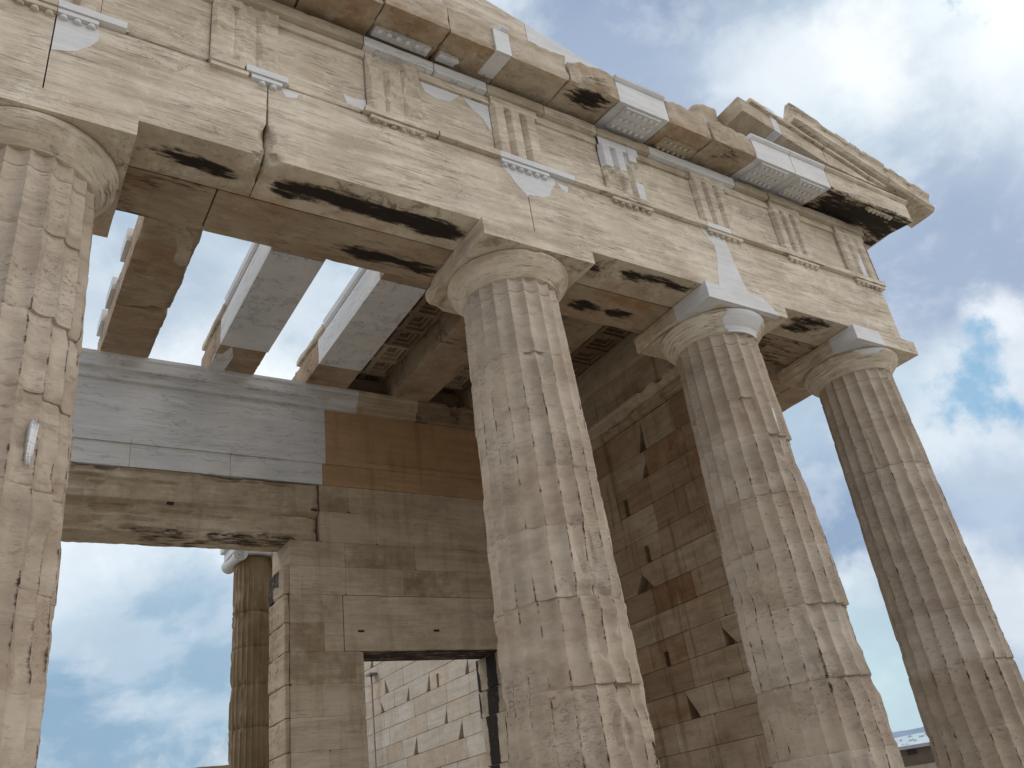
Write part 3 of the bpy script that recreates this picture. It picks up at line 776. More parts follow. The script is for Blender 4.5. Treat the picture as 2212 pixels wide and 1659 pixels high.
            if k == 7 - 1:   # small white piece with a stub of crown between two old blocks
                p = stone('marble_patch', (b - .24, b + .0, -.60, -.10, 10.985, 11.42), M_NEW, o, .05, .004, 0, disp=0,
                          xf=lambda P: np.stack([P[:, 0], P[:, 1], P[:, 2] + np.clip((P[:, 1] + .59) / .59, 0, 1) * .10 * (P[:, 2] < 11.2)], -1))
                crown(b - .12, b - .0, M_NEW, o)
            if k in (5, 6):
                xa = a + .0
                def xfw(P): return np.stack([P[:, 0], P[:, 1], P[:, 2] + (P[:, 1] + .59) / .59 * .10], -1)
                mutule(xa + .03, (xa + .80) if k == 5 else xa + .30, o, M_NEWV, y0=-.23, y1=-.07, rows=1)
            if k in (10,):
                mutule(a + .14, b - .14, o, M_CORN, y0=-.30, y1=-.07)
    return e


ENT = build_entablature()


# ------------------------------------------------------------------ pediment remains above the cornice
def build_pediment():
    p = empty('pediment', (11, 0, 11.5), 'sloping remains of the gable on top of the cornice at the right corner', 'pediment')
    s = .235
    def line(z_at_1046): return lambda x: z_at_1046 - s * (x - 10.46)
    def slab(name, x0, x1, y0, y1, ztop, zbot, mt, res=.06, r0=.01, r1=.03, seed=0, slope=s):
        def xf(P):
            P = P.copy(); P[:, 2] -= slope * (P[:, 0] - 10.46); P[:, 2] = np.where(P[:, 1] < -.1, np.maximum(P[:, 2], 11.60 + (P[:, 2] > 11.5) * .02 + .0005 * P[:, 0]), P[:, 2]); return P
        return stone(name, (x0, x1, y0, y1, zbot, ztop), mt, p, res, r0, r1, 3, .5, .004, seed, xf=xf)
    # tympanum wall, broken off at the left
    def tymp(x0, x1, mt, seed, zc=11.95):
        n = max(2, int((x1 - x0) / .12)); 
        V, F = box_grid(x0, x1, .10, .50, 0, 1, .12)
        z0 = 11.45; P = V.copy()
        top = zc + .0 - s * (V[:, 0] - 10.46)
        P[:, 2] = z0 + (top - z0) * V[:, 2]
        P += (fbm(P, 5, 3, seed)[:, None] - .5) * .012
        return mesh('tympanum_block', P, F, mt, p)
    tymp(4.66, 6.05, M_FRONT, 1); tymp(6.06, 8.05, M_NEW, 2)
    # raking cornice
    for (a, b, k) in [(9.80, 10.62, 1), (10.63, 11.75, 2), (11.76, 12.9, 3), (12.91, 13.93, 4)]:
        mt = M_CORN if k == 1 else M_FRONT
        slab('raking_cornice_block', a, b, -.60, .55, 12.26, 11.93, mt, .06, .01, .03, k)
        slab('raking_crown', a + (.25 if k == 1 else 0), b, -.655, .4, 12.36 + .0, 12.268, M_FRONT, .06, .02, .04, k + 10)
    # white repair between first and second block
    slab('marble_patch', 10.50, 10.66, -.606, -.3, 12.265, 11.925, M_NEW, .1, .004, 0, 5)
    slab('marble_patch', 10.36, 10.60, -.662, -.4, 12.372, 12.272, M_NEW, .1, .02, 0, 5)
    # gutter (sima) blocks
    def sima(a, b, k):
        pr = [(-.60, 12.37), (-.70, 12.385), (-.745, 12.44), (-.735, 12.52), (-.70, 12.60), (-.715, 12.68), (-.75, 12.74), (-.76, 12.775), (-.66, 12.79), (-.50, 12.50), (-.2, 12.37)]
        n = max(3, int((b - a) / .06)); K = len(pr); V = []; F = []
        for i in range(n):
            t = a + (b - a) * i / (n - 1)
            for (y, z) in pr: V.append((t, y, z - s * (t - 10.46)))
        V = np.array(V); q = (fbm(V, 7, 4, k) - .5) * .022
        V[:, 1] += q; 
        tip = np.array([z > 12.7 for (y, z) in pr] * n); V[tip, 2] -= .06 * sstep(fbm(V, 5, 3, k + 3), .48, .62)[tip]
        for i in range(n - 1):
            for j in range(K): F.append([i * K + j, i * K + (j + 1) % K, (i + 1) * K + (j + 1) % K, (i + 1) * K + j])
        F.append(list(range(K))); F.append([(n - 1) * K + j for j in range(K - 1, -1, -1)])
        fixn(mesh('gutter_block', V, F, M_FRONT, p))
    for (a, b, k) in [(11.0, 11.86, 1), (11.87, 12.62, 2), (12.63, 13.38, 3), (13.39, 14.02, 4), (14.03, 14.62, 5)]: sima(a, b, k)
    tag(stone('stone_block', (9.25, 9.78, -.15, .35, 11.7, 12.55), M_CORN, None, .05, .05, .08, 3, .45, .01, 9), 'loose rounded stone block lying on the cornice left of the gable remains', 'stone block')


build_pediment()


# ------------------------------------------------------------------ masonry
def masonry(mb, axis, face, back, u0, u1, courses, lens, openings=(), seed=1, gap=.006, bev=.010, cuts=True, tonev=1.0, dvar=.008, sgn=1, cutlist=()):
    """courses of blocks; axis 'y': wall faces -y and u = x; axis 'x': wall faces -x and u = y"""
    rn = random.Random(seed)
    for ci in range(len(courses) - 1):
        zb, zt = courses[ci], courses[ci + 1]
        u = u0 - rn.uniform(0, lens[0])
        row = []
        while u < u1:
            w = rn.uniform(*lens); row.append((max(u, u0), min(u + w, u1))); u += w
        for a, b in row:
            if b - a < .05: continue
            parts = [(a, b)]
            for (oa, ob, oz0, oz1) in openings:
                if zb < oz1 - .02 and zt > oz0 + .02:
                    np_ = []
                    for (p, q) in parts:
                        if q <= oa or p >= ob: np_.append((p, q)); continue
                        if p < oa: np_.append((p, oa))
                        if q > ob: np_.append((ob, q))
                    parts = np_
            for (p, q) in parts:
                if q - p < .04: continue
                A, B, Z0, Z1 = p + gap / 2, q - gap / 2, zb + gap / 2, zt - gap / 2
                poly = [(A, Z0), (B, Z0), (B, Z1), (A, Z1)]
                c = rn.random() if cuts else 1
                if c < .22 and B - A > .5:
                    h = (Z1 - Z0) * rn.uniform(.65, 1.0) * .98; w = rn.uniform(.17, .30)
                    poly = [(A + w, Z0), (B, Z0), (B, Z1), (A, Z1), (A, Z0 + h)] if rn.random() < .6 else [(A, Z0), (B - w, Z0), (B, Z0 + h), (B, Z1), (A, Z1)]
                elif c < .27 and B - A > .7:
                    m = rn.uniform(A + .25, B - .3); w = .13; h = (Z1 - Z0) * rn.uniform(.45, .8)
                    poly = [(A, Z0), (m, Z0), (m, Z0 + h), (m + w, Z0 + h), (m + w, Z0), (B, Z0), (B, Z1), (A, Z1)]
                # nibble a corner
                poly2 = []
                n = len(poly)
                for i, pt in enumerate(poly):
                    if rn.random() < .35:
                        ch = rn.uniform(.01, .05)
                        pr = np.array(poly[i - 1]) - np.array(pt); nx = np.array(poly[(i + 1) % n]) - np.array(pt)
                        lp, ln_ = np.linalg.norm(pr), np.linalg.norm(nx)
                        if lp > .2 and ln_ > .2:
                            poly2 += [tuple(np.array(pt) + pr / lp * ch * rn.uniform(.4, 1.4)), tuple(np.array(pt) + nx / ln_ * ch)]; continue
                    poly2.append(pt)
                prism(mb, poly2, axis, face + rn.uniform(0, dvar) * sgn, back, bev, tone=rn.random() * tonev, ochre=(rn.random() < .2) * rn.uniform(.3, .8))


def door_wall():
    yw, yb = 8.19, 9.2
    w = empty('door_wall', (5, yw, 0), 'great inner wall pierced by a tall central doorway and a lower side doorway', 'wall')
    # ordinary courses; doors: centre x .49..4.94 up to 7.42; side door 6.40..9.30 up to 5.39
    cz = [0, .55, 1.1, 1.65, 2.2, 2.72, 3.24, 3.76, 4.30, 4.84, 5.39, 5.90, 6.42, 6.95, 7.43, 8.05, 8.595]
    mb = MB()
    ops = [(-9, 5.02, 0, 99), (6.34, 9.34, 0, 5.39), (6.02, 9.9, 5.39, 6.42), (4.9, 5.62, 7.45, 8.7)]
    masonry(mb, 'y', yw, yb, 4.94, 13.6, cz, (1.15, 1.5), ops, 5, cuts=False, tonev=.3, dvar=.006, gap=.002, bev=.004)
    fixn(mb.build('masonry', M_WALL, w))
    mb = MB(); masonry(mb, 'y', yw, yb, -2.6, .49, cz, (1.1, 1.4), (), 8, cuts=False, tonev=.5); fixn(mb.build('masonry', M_WALL, w))
    # lintel of the centre door, broken underside
    l = stone('lintel', (-.6, 5.61, yw - .025, yb - .25, 7.425, 8.59), M_WALL, w, .04, .03, .14, 1.6, .52, .014, 31,
              attrf=lambda v: {'stain': .55 * sstep(v[:, 2], 7.6, 7.46) * sstep(fbm(v, 1.5, 3, 8), .35, .55), 'ochre': .3 + 0 * v[:, 0]},
              rmap=lambda v: .10 * sstep(v[:, 1], yb - .6, yb - .3) * (v[:, 2] < 7.8) * fbm(v, 2, 3, 3),
              xf=lambda P: np.stack([P[:, 0], P[:, 1] + (P[:, 1] < yw + .2) * (.075 * sstep(fbm(P * np.array([.35, 0, 3.2]), 1.6, 4, 9), .46, .54) * (P[:, 2] < 8.0) + .05 * sstep(fbm(P * np.array([.5, 0, 5]), 1.9, 3, 5), .5, .56) + .02 * fbm(P * np.array([1, 0, 3]), 3, 3, 1)), P[:, 2]], -1))
    # raised dark insets in the lintel, painted with the shade of small cuttings
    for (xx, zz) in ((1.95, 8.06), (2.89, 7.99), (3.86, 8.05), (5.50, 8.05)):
        mb = MB(); prism(mb, [(xx - .06, zz - .018), (xx + .06, zz - .022), (xx + .05, zz + .02), (xx - .05, zz + .022)], 'y', yw - .012, yw + .09); mb.build('cutting_shade_inset', M_DARK, l)
    # lintel of the side door
    l2 = stone('lintel', (6.03, 9.89, yw + .002, yb - .1, 5.395, 6.415), M_WALL, w, .08, .012, .06, 2, .58, .004, 33,
               attrf=lambda v: {'stain': .75 * sstep(v[:, 2], 5.46, 5.41) * (v[:, 1] > yw + .05)})
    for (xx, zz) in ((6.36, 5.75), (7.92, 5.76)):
        mb = MB(); prism(mb, [(xx - .06, zz - .02), (xx + .06, zz - .02), (xx + .06, zz + .02), (xx - .06, zz + .02)], 'y', yw - .004, yw + .02); mb.build('cutting_shade_inset', M_DARK, l2)  # same insets on the side lintel, recess shade given by colour
    # chipped quoins of the doorways
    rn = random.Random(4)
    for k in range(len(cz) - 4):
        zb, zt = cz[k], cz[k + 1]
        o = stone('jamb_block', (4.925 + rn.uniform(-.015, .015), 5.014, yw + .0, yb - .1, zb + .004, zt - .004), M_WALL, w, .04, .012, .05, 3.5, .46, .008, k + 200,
                  attrf=lambda v, zb=zb: {'tone': .5 + 0 * v[:, 0], 'stain': (.75 if zb > 6.1 else .3) * sstep(v[:, 1], yw + .15, yw + .35) * sstep(fbm(v, 2.5, 3, 2), .4, .5)})  # shade of the reveal painted in by darker tone and blotches, strongest near the top
    # right reveal of the side door, dark crust on its blocks
    zz = [0, 1.0, 1.9, 2.6, 3.35, 4.25, 4.75, 5.385]
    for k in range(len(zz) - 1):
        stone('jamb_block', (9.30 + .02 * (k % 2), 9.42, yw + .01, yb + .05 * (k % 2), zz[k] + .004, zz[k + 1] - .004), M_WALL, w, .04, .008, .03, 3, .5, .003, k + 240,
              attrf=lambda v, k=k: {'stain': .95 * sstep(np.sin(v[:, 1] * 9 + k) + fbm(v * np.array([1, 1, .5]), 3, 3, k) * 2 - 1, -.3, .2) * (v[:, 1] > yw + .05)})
    for k in range(len(zz) - 1):
        stone('jamb_block', (6.33, 6.395, yw + .0, yb - .1, zz[k] + .004, zz[k + 1] - .004), M_WALL, w, .05, .02, .05, 3, .42, .006, k + 260)
    # upper zone: fascia, fillet, tall band
    def seg(name, x0, x1, y0, y1, z0, z1, mt, **kw):
        return stone(name, (x0, x1, y0, y1, z0, z1), mt, w, kw.pop('res', .25), kw.pop('r0', .003), disp=kw.pop('disp', 0), **kw)
    for (x0, x1, mt) in ((-2.6, 2.16, M_NEWV), (2.164, 3.9, M_NEWV), (3.904, 5.69, M_NEWV)):
        seg('fascia_block', x0, x1, yw - .01, yb, 8.60, 9.04, mt); seg('fillet', x0, x1, yw - .045, yb, 9.043, 9.15, mt)
    seg('fascia_block', 5.694, 13.6, yw - .008, yb, 8.60, 9.04, M_ORANGE, disp=.002); seg('fillet', 5.75, 13.6, yw - .042, yb, 9.043, 9.15, M_ORANGE, disp=.002)
    seg('fillet', 5.694, 5.747, yw - .045, yb, 9.043, 9.15, M_NEWV)
    seg('frieze_block', -2.6, 5.77, yw - .012, yb, 9.153, 10.27, M_NEWV); seg('frieze_block', 5.774, 13.6, yw - .010, yb, 9.153, 10.27, M_ORANGE, disp=.002)
    # crown
    def crown(x0, x1, mt, wr=0, sd=0):
        extrude_profile('crown_molding', [(yb, 10.273), (8.10, 10.273), (8.085, 10.30), (8.08, 10.41), (8.06, 10.43), (yb, 10.43)], x0, x1, mt, w, 'x', .08, .0 if not wr else .003, sd, wr)
        extrude_profile('crown_molding', [(yb, 10.433), (7.99, 10.433), (7.975, 10.47), (7.965, 10.60), (7.93, 10.64), (7.925, 10.70), (7.95, 10.715), (yb, 10.715)], x0, x1, mt, w, 'x', .08, .0 if not wr else .003, sd + 1, wr)
    crown(-2.6, 6.44, M_NEWV); crown(6.445, 7.82, M_WALL, .02, 3); crown(7.825, 13.2, M_OLD, .16, 7)
    # backing above, behind the beams
    stone('top_course', (5.3, 13.2, 8.35, yb, 10.72, 11.262), M_OLD, w, .3, .02, .1, 2, .45, .01, 8)
    return w


door_wall()


def side_wall():
    xf_, xb = 11.56, 12.97
    w = empty('side_wall', (12.2, 6, 0), 'dark stained side wall of the porch with triangular cuttings, seen between the two middle columns', 'wall')
    cz = [0, 1.0, 1.5, 2.0, 2.5, 3.0, 3.5, 4.0, 4.5, 5.0, 5.5, 6.0, 6.5, 7.02, 7.6, 8.17, 8.72, 9.40]
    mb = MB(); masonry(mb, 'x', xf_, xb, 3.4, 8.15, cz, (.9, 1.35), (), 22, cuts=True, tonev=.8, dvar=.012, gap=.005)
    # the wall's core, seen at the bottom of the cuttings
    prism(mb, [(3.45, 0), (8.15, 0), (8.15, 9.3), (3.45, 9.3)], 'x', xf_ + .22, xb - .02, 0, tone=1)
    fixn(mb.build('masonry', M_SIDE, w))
    # side architrave from the corner column back to the wall
    for k, (x0, x1) in enumerate(((11.57, 12.25), (12.27, 12.96))):
        stone('architrave_block', (x0, x1, 1.42, 3.38 if k else 3.39, ZT + .005, ZA - .08), M_SOFF, w, .08, .012, .03, 2.5, .52, .004, 300 + k,
              attrf=lambda v: {'ochre': .4 + 0 * v[:, 0]})
    stone('architrave_block', (11.57, 12.96, 1.42, 8.15, 9.42, 10.2), M_SIDE, w, .3, .01, .0, disp=.002)
    stone('taenia', (11.6, 13.06, 1.42, 8.1, ZA - .09, ZA), M_FRONT, w, .3, .006, 0, disp=.001)
    # inner crown mouldings
    extrude_profile('crown_molding', [(11.9, 9.45), (11.53, 9.45), (11.50, 9.50), (11.49, 9.60), (11.9, 9.60)], 1.45, 8.1, M_SIDE, w, 'y', .08, .004, 2, .05)
    extrude_profile('crown_molding', [(11.9, 9.605), (11.45, 9.605), (11.43, 9.66), (11.42, 9.80), (11.38, 9.84), (11.38, 9.88), (11.9, 9.88)], 1.45, 8.1, M_WALL, w, 'y', .08, .004, 5, .10)
    stone('upper_band', (11.50, 12.96, 1.3, 8.1, 9.885, 10.62), M_SIDE, w, .12, .01, .02, 2, .55, .003, 3)
    stone('upper_band', (11.42, 12.55, 1.3, 8.1, 10.625, 11.262), M_WALL, w, .12, .02, .04, 2, .55, .003, 4)
    for k in range(2):
        stone('marble_patch', (11.3, 11.9, 1.46 + k * .30, 1.74 + k * .30, ZT - .30, ZT - .0), M_NEWV, w, .1, .01, .03, 3, .5, .003, 5) if k == 5 else None
    stone('cornice', (12.6, 13.86, .57, 8.1, 11.05, 11.42), M_CORN, w, .2, .01, .05, 2, .5, .005, 6)
    stone('frieze', (11.9, 12.98, .5, 8.1, ZA + .005, 11.04), M_FRONT, w, .3, .01, .0, 2, .5, .002, 6)
    # mutules with drops along the flank, seen edge-on past the corner
    for k in range(5):
        y0 = .70 + k * 1.1
        mb = MB()
        prism(mb, [(13.08, y0), (13.70, y0), (13.70, y0 + .6), (13.08, y0 + .6)], 'z', 10.99, 11.055, 0)
        for c in range(4):
            for r in range(3):
                gx, gy = 13.2 + r * .2, y0 + .08 + c * .15; n = 10
                prism(mb, [(gx + .04 * math.cos(6.283 * j / n), gy + .04 * math.sin(6.283 * j / n)) for j in range(n)], 'z', 10.95, 10.992, 0)
        fixn(mb.build('mutule', M_CORN, w))
    return w


side_wall()


# ------------------------------------------------------------------ ceiling beams and coffers
BX = [1.47, 3.36, 5.28, 7.20, 9.12]
BW = .89


def build_beams():
    labs = ['old brown ceiling beam with a ragged right edge, leftmost of the beams against the sky',
            'new grey marble beam, brown old stone at its far end, between strips of sky',
            'new grey marble ceiling beam at the left edge of the remaining coffered ceiling',
            'old brown ceiling beam passing just left of the middle column under the coffers',
            'old ceiling beam between the middle column and the column right of it']
    for k, x in enumerate(BX):
        r = empty('ceiling_beam', (x + BW / 2, 4.5, 10.7), labs[k], 'beam', 'marble beams of the porch ceiling')
        zb, zt = 10.69, 11.26
        def old(a, b, name='beam_length', sd=0, wr=.08, rm=None, mt=M_SOFF, x1=0):
            return stone(name, (x, x + BW + x1, a, b, zb, zt), mt, r, .055, .012, wr, 2.4, .5, .006, sd + k * 10, rmap=rm,
                         attrf=lambda v: {'ochre': .35 * sstep(fbm(v, 1.2, 3, k), .4, .55), 'stain': .35 * sstep(fbm(v, 1.8, 3, k + 4), .55, .66)})
        def mold(a, b, mt):
            for sgn, xx in ((-1, x), (1, x + BW)):
                pr = [(xx - sgn * .1, zt + .002), (xx + sgn * .015, zt + .002), (xx + sgn * .05, zt + .05), (xx + sgn * .06, zt + .16), (xx - sgn * .1, zt + .16)]
                extrude_profile('molding', pr, a, b, mt, r, 'y', .3, 0)
            stone('beam_top', (x + .08, x + BW - .08, a, b, zt + .003, zt + .15), mt, r, .5, .004, disp=0)
        if k == 0:
            rg = lambda v: (v[:, 0] > x + .5) * .11 * sstep(fbm(v * np.array([0, 1, .3]), 1.7, 4, 3), .35, .6) + (v[:, 2] > 11.0) * .05 * fbm(v, 1.5, 3, 2)
            old(.95, 6.35, sd=1, wr=.10, rm=rg, x1=-.03); old(6.36, 8.55, sd=2, wr=.10, rm=rg, x1=-.05)
            for (a, b) in ((5.15, 5.75), (6.55, 7.2), (7.6, 8.15)):
                stone('molding', (x - .07, x + .2, a, b, 11.12, 11.38), M_NEW, r, .1, .008, disp=0)
            mb = MB(); prism(mb, [(x + .36, 3.7), (x + .52, 3.6), (x + .60, 4.0), (x + .74, 4.15), (x + .80, 4.5), (x + .81, 4.9), (x + .70, 4.96), (x + .60, 4.85), (x + .58, 4.5), (x + .46, 4.2)], 'z', zb - .009, zb + .02); mb.build('marble_patch', M_CORN, r)
        elif k in (1, 2):
            ye = 7.05 if k == 1 else 7.15; ys = 4.05 if k == 1 else 4.15
            stone('beam_length', (x, x + BW, ys, ye, zb, zt), M_NEWV, r, .1, .006, .006, 4, .5, .0015, k); mold(ys - .2, ye - .45, M_NEW)
            old(.95, ys - .01, sd=3, wr=.03); 
            o = old(ye + .01, 8.55, sd=4, wr=.06)
            if k == 1:
                mb = MB(); prism(mb, [(x + .22, ye + .0), (x + .33, ye + .35), (x + .30, ye + .9), (x + .003, ye + .92), (x + .003, ye + .32), (x + .12, ye + .3)], 'z', zb - .008, zb + .02); mb.build('marble_patch', M_NEWV, o)
            stone('molding', (x - .06, x + .2, ye - .40, 8.3, zt + .005, zt + .14), M_FRONT, r, .05, .03, .08, 3, .4, .01, k)
        else:
            old(.95, 5.6, sd=5, wr=.03); old(5.62, 8.55, sd=6, wr=.10)
            stone('molding', (x - .06, x + BW + .06, .95, 8.5, zt + .005, zt + .15), M_OLD, r, .2, .01, disp=.002)


build_beams()


def build_coffers():
    bays = [(BX[2] + BW, BX[3], 'coffered slabs between the grey beam and the brown beam, nearest the open sky'),
            (BX[3] + BW, BX[4], 'coffered slabs behind the top of the middle column'),
            (BX[4] + BW, 11.50, 'coffered slabs next to the side wall, beyond the rightmost beam')]
    for (a, b, lab) in bays:
        root = empty('coffered_ceiling', ((a + b) / 2, 4.5, 11.3), lab, 'ceiling', 'coffered slabs of the porch ceiling')
        z0 = 11.27; n = 2; wx = (b - a) / n; ys = np.arange(1.3, 9.0, .62)
        for yi in range(len(ys) - 1):
            y0, y1 = ys[yi] + .003, ys[yi + 1] - .003
            mb = MB()
            def frame(X0, X1, Y0, Y1, m, zlo, zhi):
                for (p, q, s_, t_) in ((X0, X1, Y0, Y0 + m), (X0, X1, Y1 - m, Y1), (X0, X0 + m, Y0 + m, Y1 - m), (X1 - m, X1, Y0 + m, Y1 - m)):
                    prism(mb, [(p, s_), (q, s_), (q, t_), (p, t_)], 'z', zlo, zhi, 0)
            for i in range(n):
                X0, X1 = a + wx * i, a + wx * (i + 1)
                frame(X0, X1, y0, y1, .055, z0, z0 + .10)
                frame(X0 + .055, X1 - .055, y0 + .055, y1 - .055, .055, z0 + .07, z0 + .17)
                frame(X0 + .11, X1 - .11, y0 + .11, y1 - .11, .05, z0 + .14, z0 + .24)
                prism(mb, [(X0 + .02, y0 + .02), (X1 - .02, y0 + .02), (X1 - .02, y1 - .02), (X0 + .02, y1 - .02)], 'z', z0 + .235, z0 + .34, 0)
            mt = M_WALL if (yi in (9, 10) or (yi in (1, 2) and a < 8)) else M_OLD
            fixn(mb.build('coffer_slab', mt, root))


build_coffers()


# ------------------------------------------------------------------ hall behind the doors
def build_hall():
    w = empty('hall_wall', (12.2, 16, 0), 'pale sunlit block wall with small triangular holes, seen through the side doorway', 'wall')
    mb = MB(); masonry(mb, 'x', 11.56, 12.9, 9.3, 24.5, [-1.8, -1, -.5, 0, .5, 1, 1.5] + [2.0 + .5 * i for i in range(19)], (.95, 1.4), (), 41, cuts=True, tonev=.28, dvar=.012, gap=.008)
    prism(mb, [(9.35, -1.8), (24.4, -1.8), (24.4, 10.9), (9.35, 10.9)], 'x', 11.80, 12.85, 0, tone=1, ochre=1)
    fixn(mb.build('masonry', M_FAR, w))
    # thin pole fixed against the far wall
    p = empty('metal_pole', (11.35, 19.4, 3), 'thin vertical grey metal pole standing in front of the sunlit wall', 'pole')
    mb = MB(); n = 10; prism(mb, [(11.38 + .028 * math.cos(6.283 * j / n), 19.35 + .028 * math.sin(6.283 * j / n)) for j in range(n)], 'z', -1.5, 7.2, 0)
    fixn(mb.build('tube', M_METAL, p, True))
    mb = MB(); prism(mb, [(11.28, 19.25), (11.54, 19.25), (11.54, 19.6), (11.28, 19.6)], 'z', 7.2, 7.26, 0); fixn(mb.build('bracket', M_METAL, p))
    # ionic column with volute capital
    cx, cy = 5.47, 12.0
    r = empty('ionic_column', (cx, cy, -1.75), 'golden brown slender fluted column with a white scroll capital, seen through the tall doorway', 'column')
    NT = 240; zs = sorted(list(np.arange(-1.75, 8.32, .06)) + [j + d for j in (-.5, .9, 2.1, 3.0, 3.9, 4.72, 5.55, 6.32, 7.06) for d in (-.012, 0, .012)]); zs = np.array(zs)
    th = np.linspace(0, 2 * np.pi, NT, endpoint=False); TH, Z = np.meshgrid(th, zs)
    R = .50 - .075 * (Z + 1.75) / 9.9
    t = (TH / (2 * np.pi) * 24) % 1; fl = np.clip(np.minimum(t, 1 - t) * 5 - .35, 0, 1); fl = np.sqrt(fl)
    rr = R - .030 * fl
    P = np.stack([np.cos(TH) * .5 + 9, np.sin(TH) * .5, Z], -1)
    for j in (-.5, .9, 2.1, 3.0, 3.9, 4.72, 5.55, 6.32, 7.06):
        nj = fbm(np.stack([np.cos(TH) * 2, np.sin(TH) * 2, Z * 0 + j], -1), 2, 3, 5)
        rr = rr - .020 * np.exp(-((Z - j) / .016) ** 2) - .035 * sstep(nj, .5, .65) * np.exp(-((Z - j) / .09) ** 2)
    rr = np.minimum(rr, R - .03 * sstep(fbm(P, 3, 4, 7), .52, .65)) 
    V = np.stack([cx + np.cos(TH) * rr, cy + np.sin(TH) * rr, Z], -1).reshape(-1, 3); nz = len(zs)
    F = [[i * NT + j, i * NT + (j + 1) % NT, (i + 1) * NT + (j + 1) % NT, (i + 1) * NT + j] for i in range(nz - 1) for j in range(NT)] + [[(nz - 1) * NT + j for j in range(NT)]]
    s = mesh('shaft', V, F, M_IONIC, r, None, True); sharp(s, 45)
    c = empty_part('capital', r, (cx, cy, 8.1))
    mb = MB(); n = 40
    prism(mb, [(cx + .50 * math.cos(6.283 * j / n), cy + .50 * math.sin(6.283 * j / n)) for j in range(n)], 'z', 8.3, 8.40, .02)
    prism(mb, [(cx - .62, cy - .50), (cx + .62, cy - .50), (cx + .62, cy + .50), (cx - .62, cy + .50)], 'z', 8.56, 8.68, .02)
    prism(mb, [(cx - .55, cy - .42), (cx + .55, cy - .42), (cx + .55, cy + .42), (cx - .55, cy + .42)], 'z', 8.36, 8.57, 0)
    cap = fixn(mb.build('capital', M_NEW, r))
    for sx in (-1, 1):
        vx = cx + sx * .43; vz = 8.28; V = []; F = []
        # spiral scroll: a bolster swept front to back with a raised spiral at each end
        m = 40; ny = 9
        for i in range(ny):
            y = cy - .50 + 1.0 * i / (ny - 1); q = .155 - .05 * math.sin(math.pi * i / (ny - 1))
            V += [(vx + q * math.cos(6.283 * j / m), y, vz + q * math.sin(6.283 * j / m)) for j in range(m)]
        F = [[i * m + j, i * m + (j + 1) % m, (i + 1) * m + (j + 1) % m, (i + 1) * m + j] for i in range(ny - 1) for j in range(m)] + [list(range(m)), [(ny - 1) * m + j for j in range(m)]]
        mb = MB(); mb.add(V, F)
        for ye, sg in ((cy - .50, -1), (cy + .50, 1)):
            K = 70; pv = []; pf = []
            for k in range(K):
                a = k / (K - 1) * 2 * math.pi * 2.4; q = .15 * math.exp(-a * .12) ; q2 = q - .022
                for qq, dy in ((q, 0), (q, .025), (q2, .025), (q2, 0)): pv.append((vx + sx * qq * math.sin(a), ye + sg * dy, vz + qq * math.cos(a)))
            for k in range(K - 1):
                for z in range(4): pf.append([k * 4 + z, k * 4 + (z + 1) % 4, k * 4 + 4 + (z + 1) % 4, k * 4 + 4 + z])
            mb.add(pv, pf)
        fixn(mb.build('volute', M_NEW, cap))
    # ruined wall far beyond the doorway
    def top(x): return 4.93 + .10 * math.sin((x - 5.9) * 2.2) - .22 * (x < 6.0)
    tag(stone('ruined_wall', (5.6, 11.0, 20.0, 21.0, -1.5, 4.98), M_IONIC, None, .18, .05, .35, .9, .45, .03, 77), 'brown broken wall top at the very bottom, left of the golden fluted column', 'wall')


def empty_part(*a): return None


build_hall()

# ------------------------------------------------------------------ ground, steps, hills, distant building
HILL = []


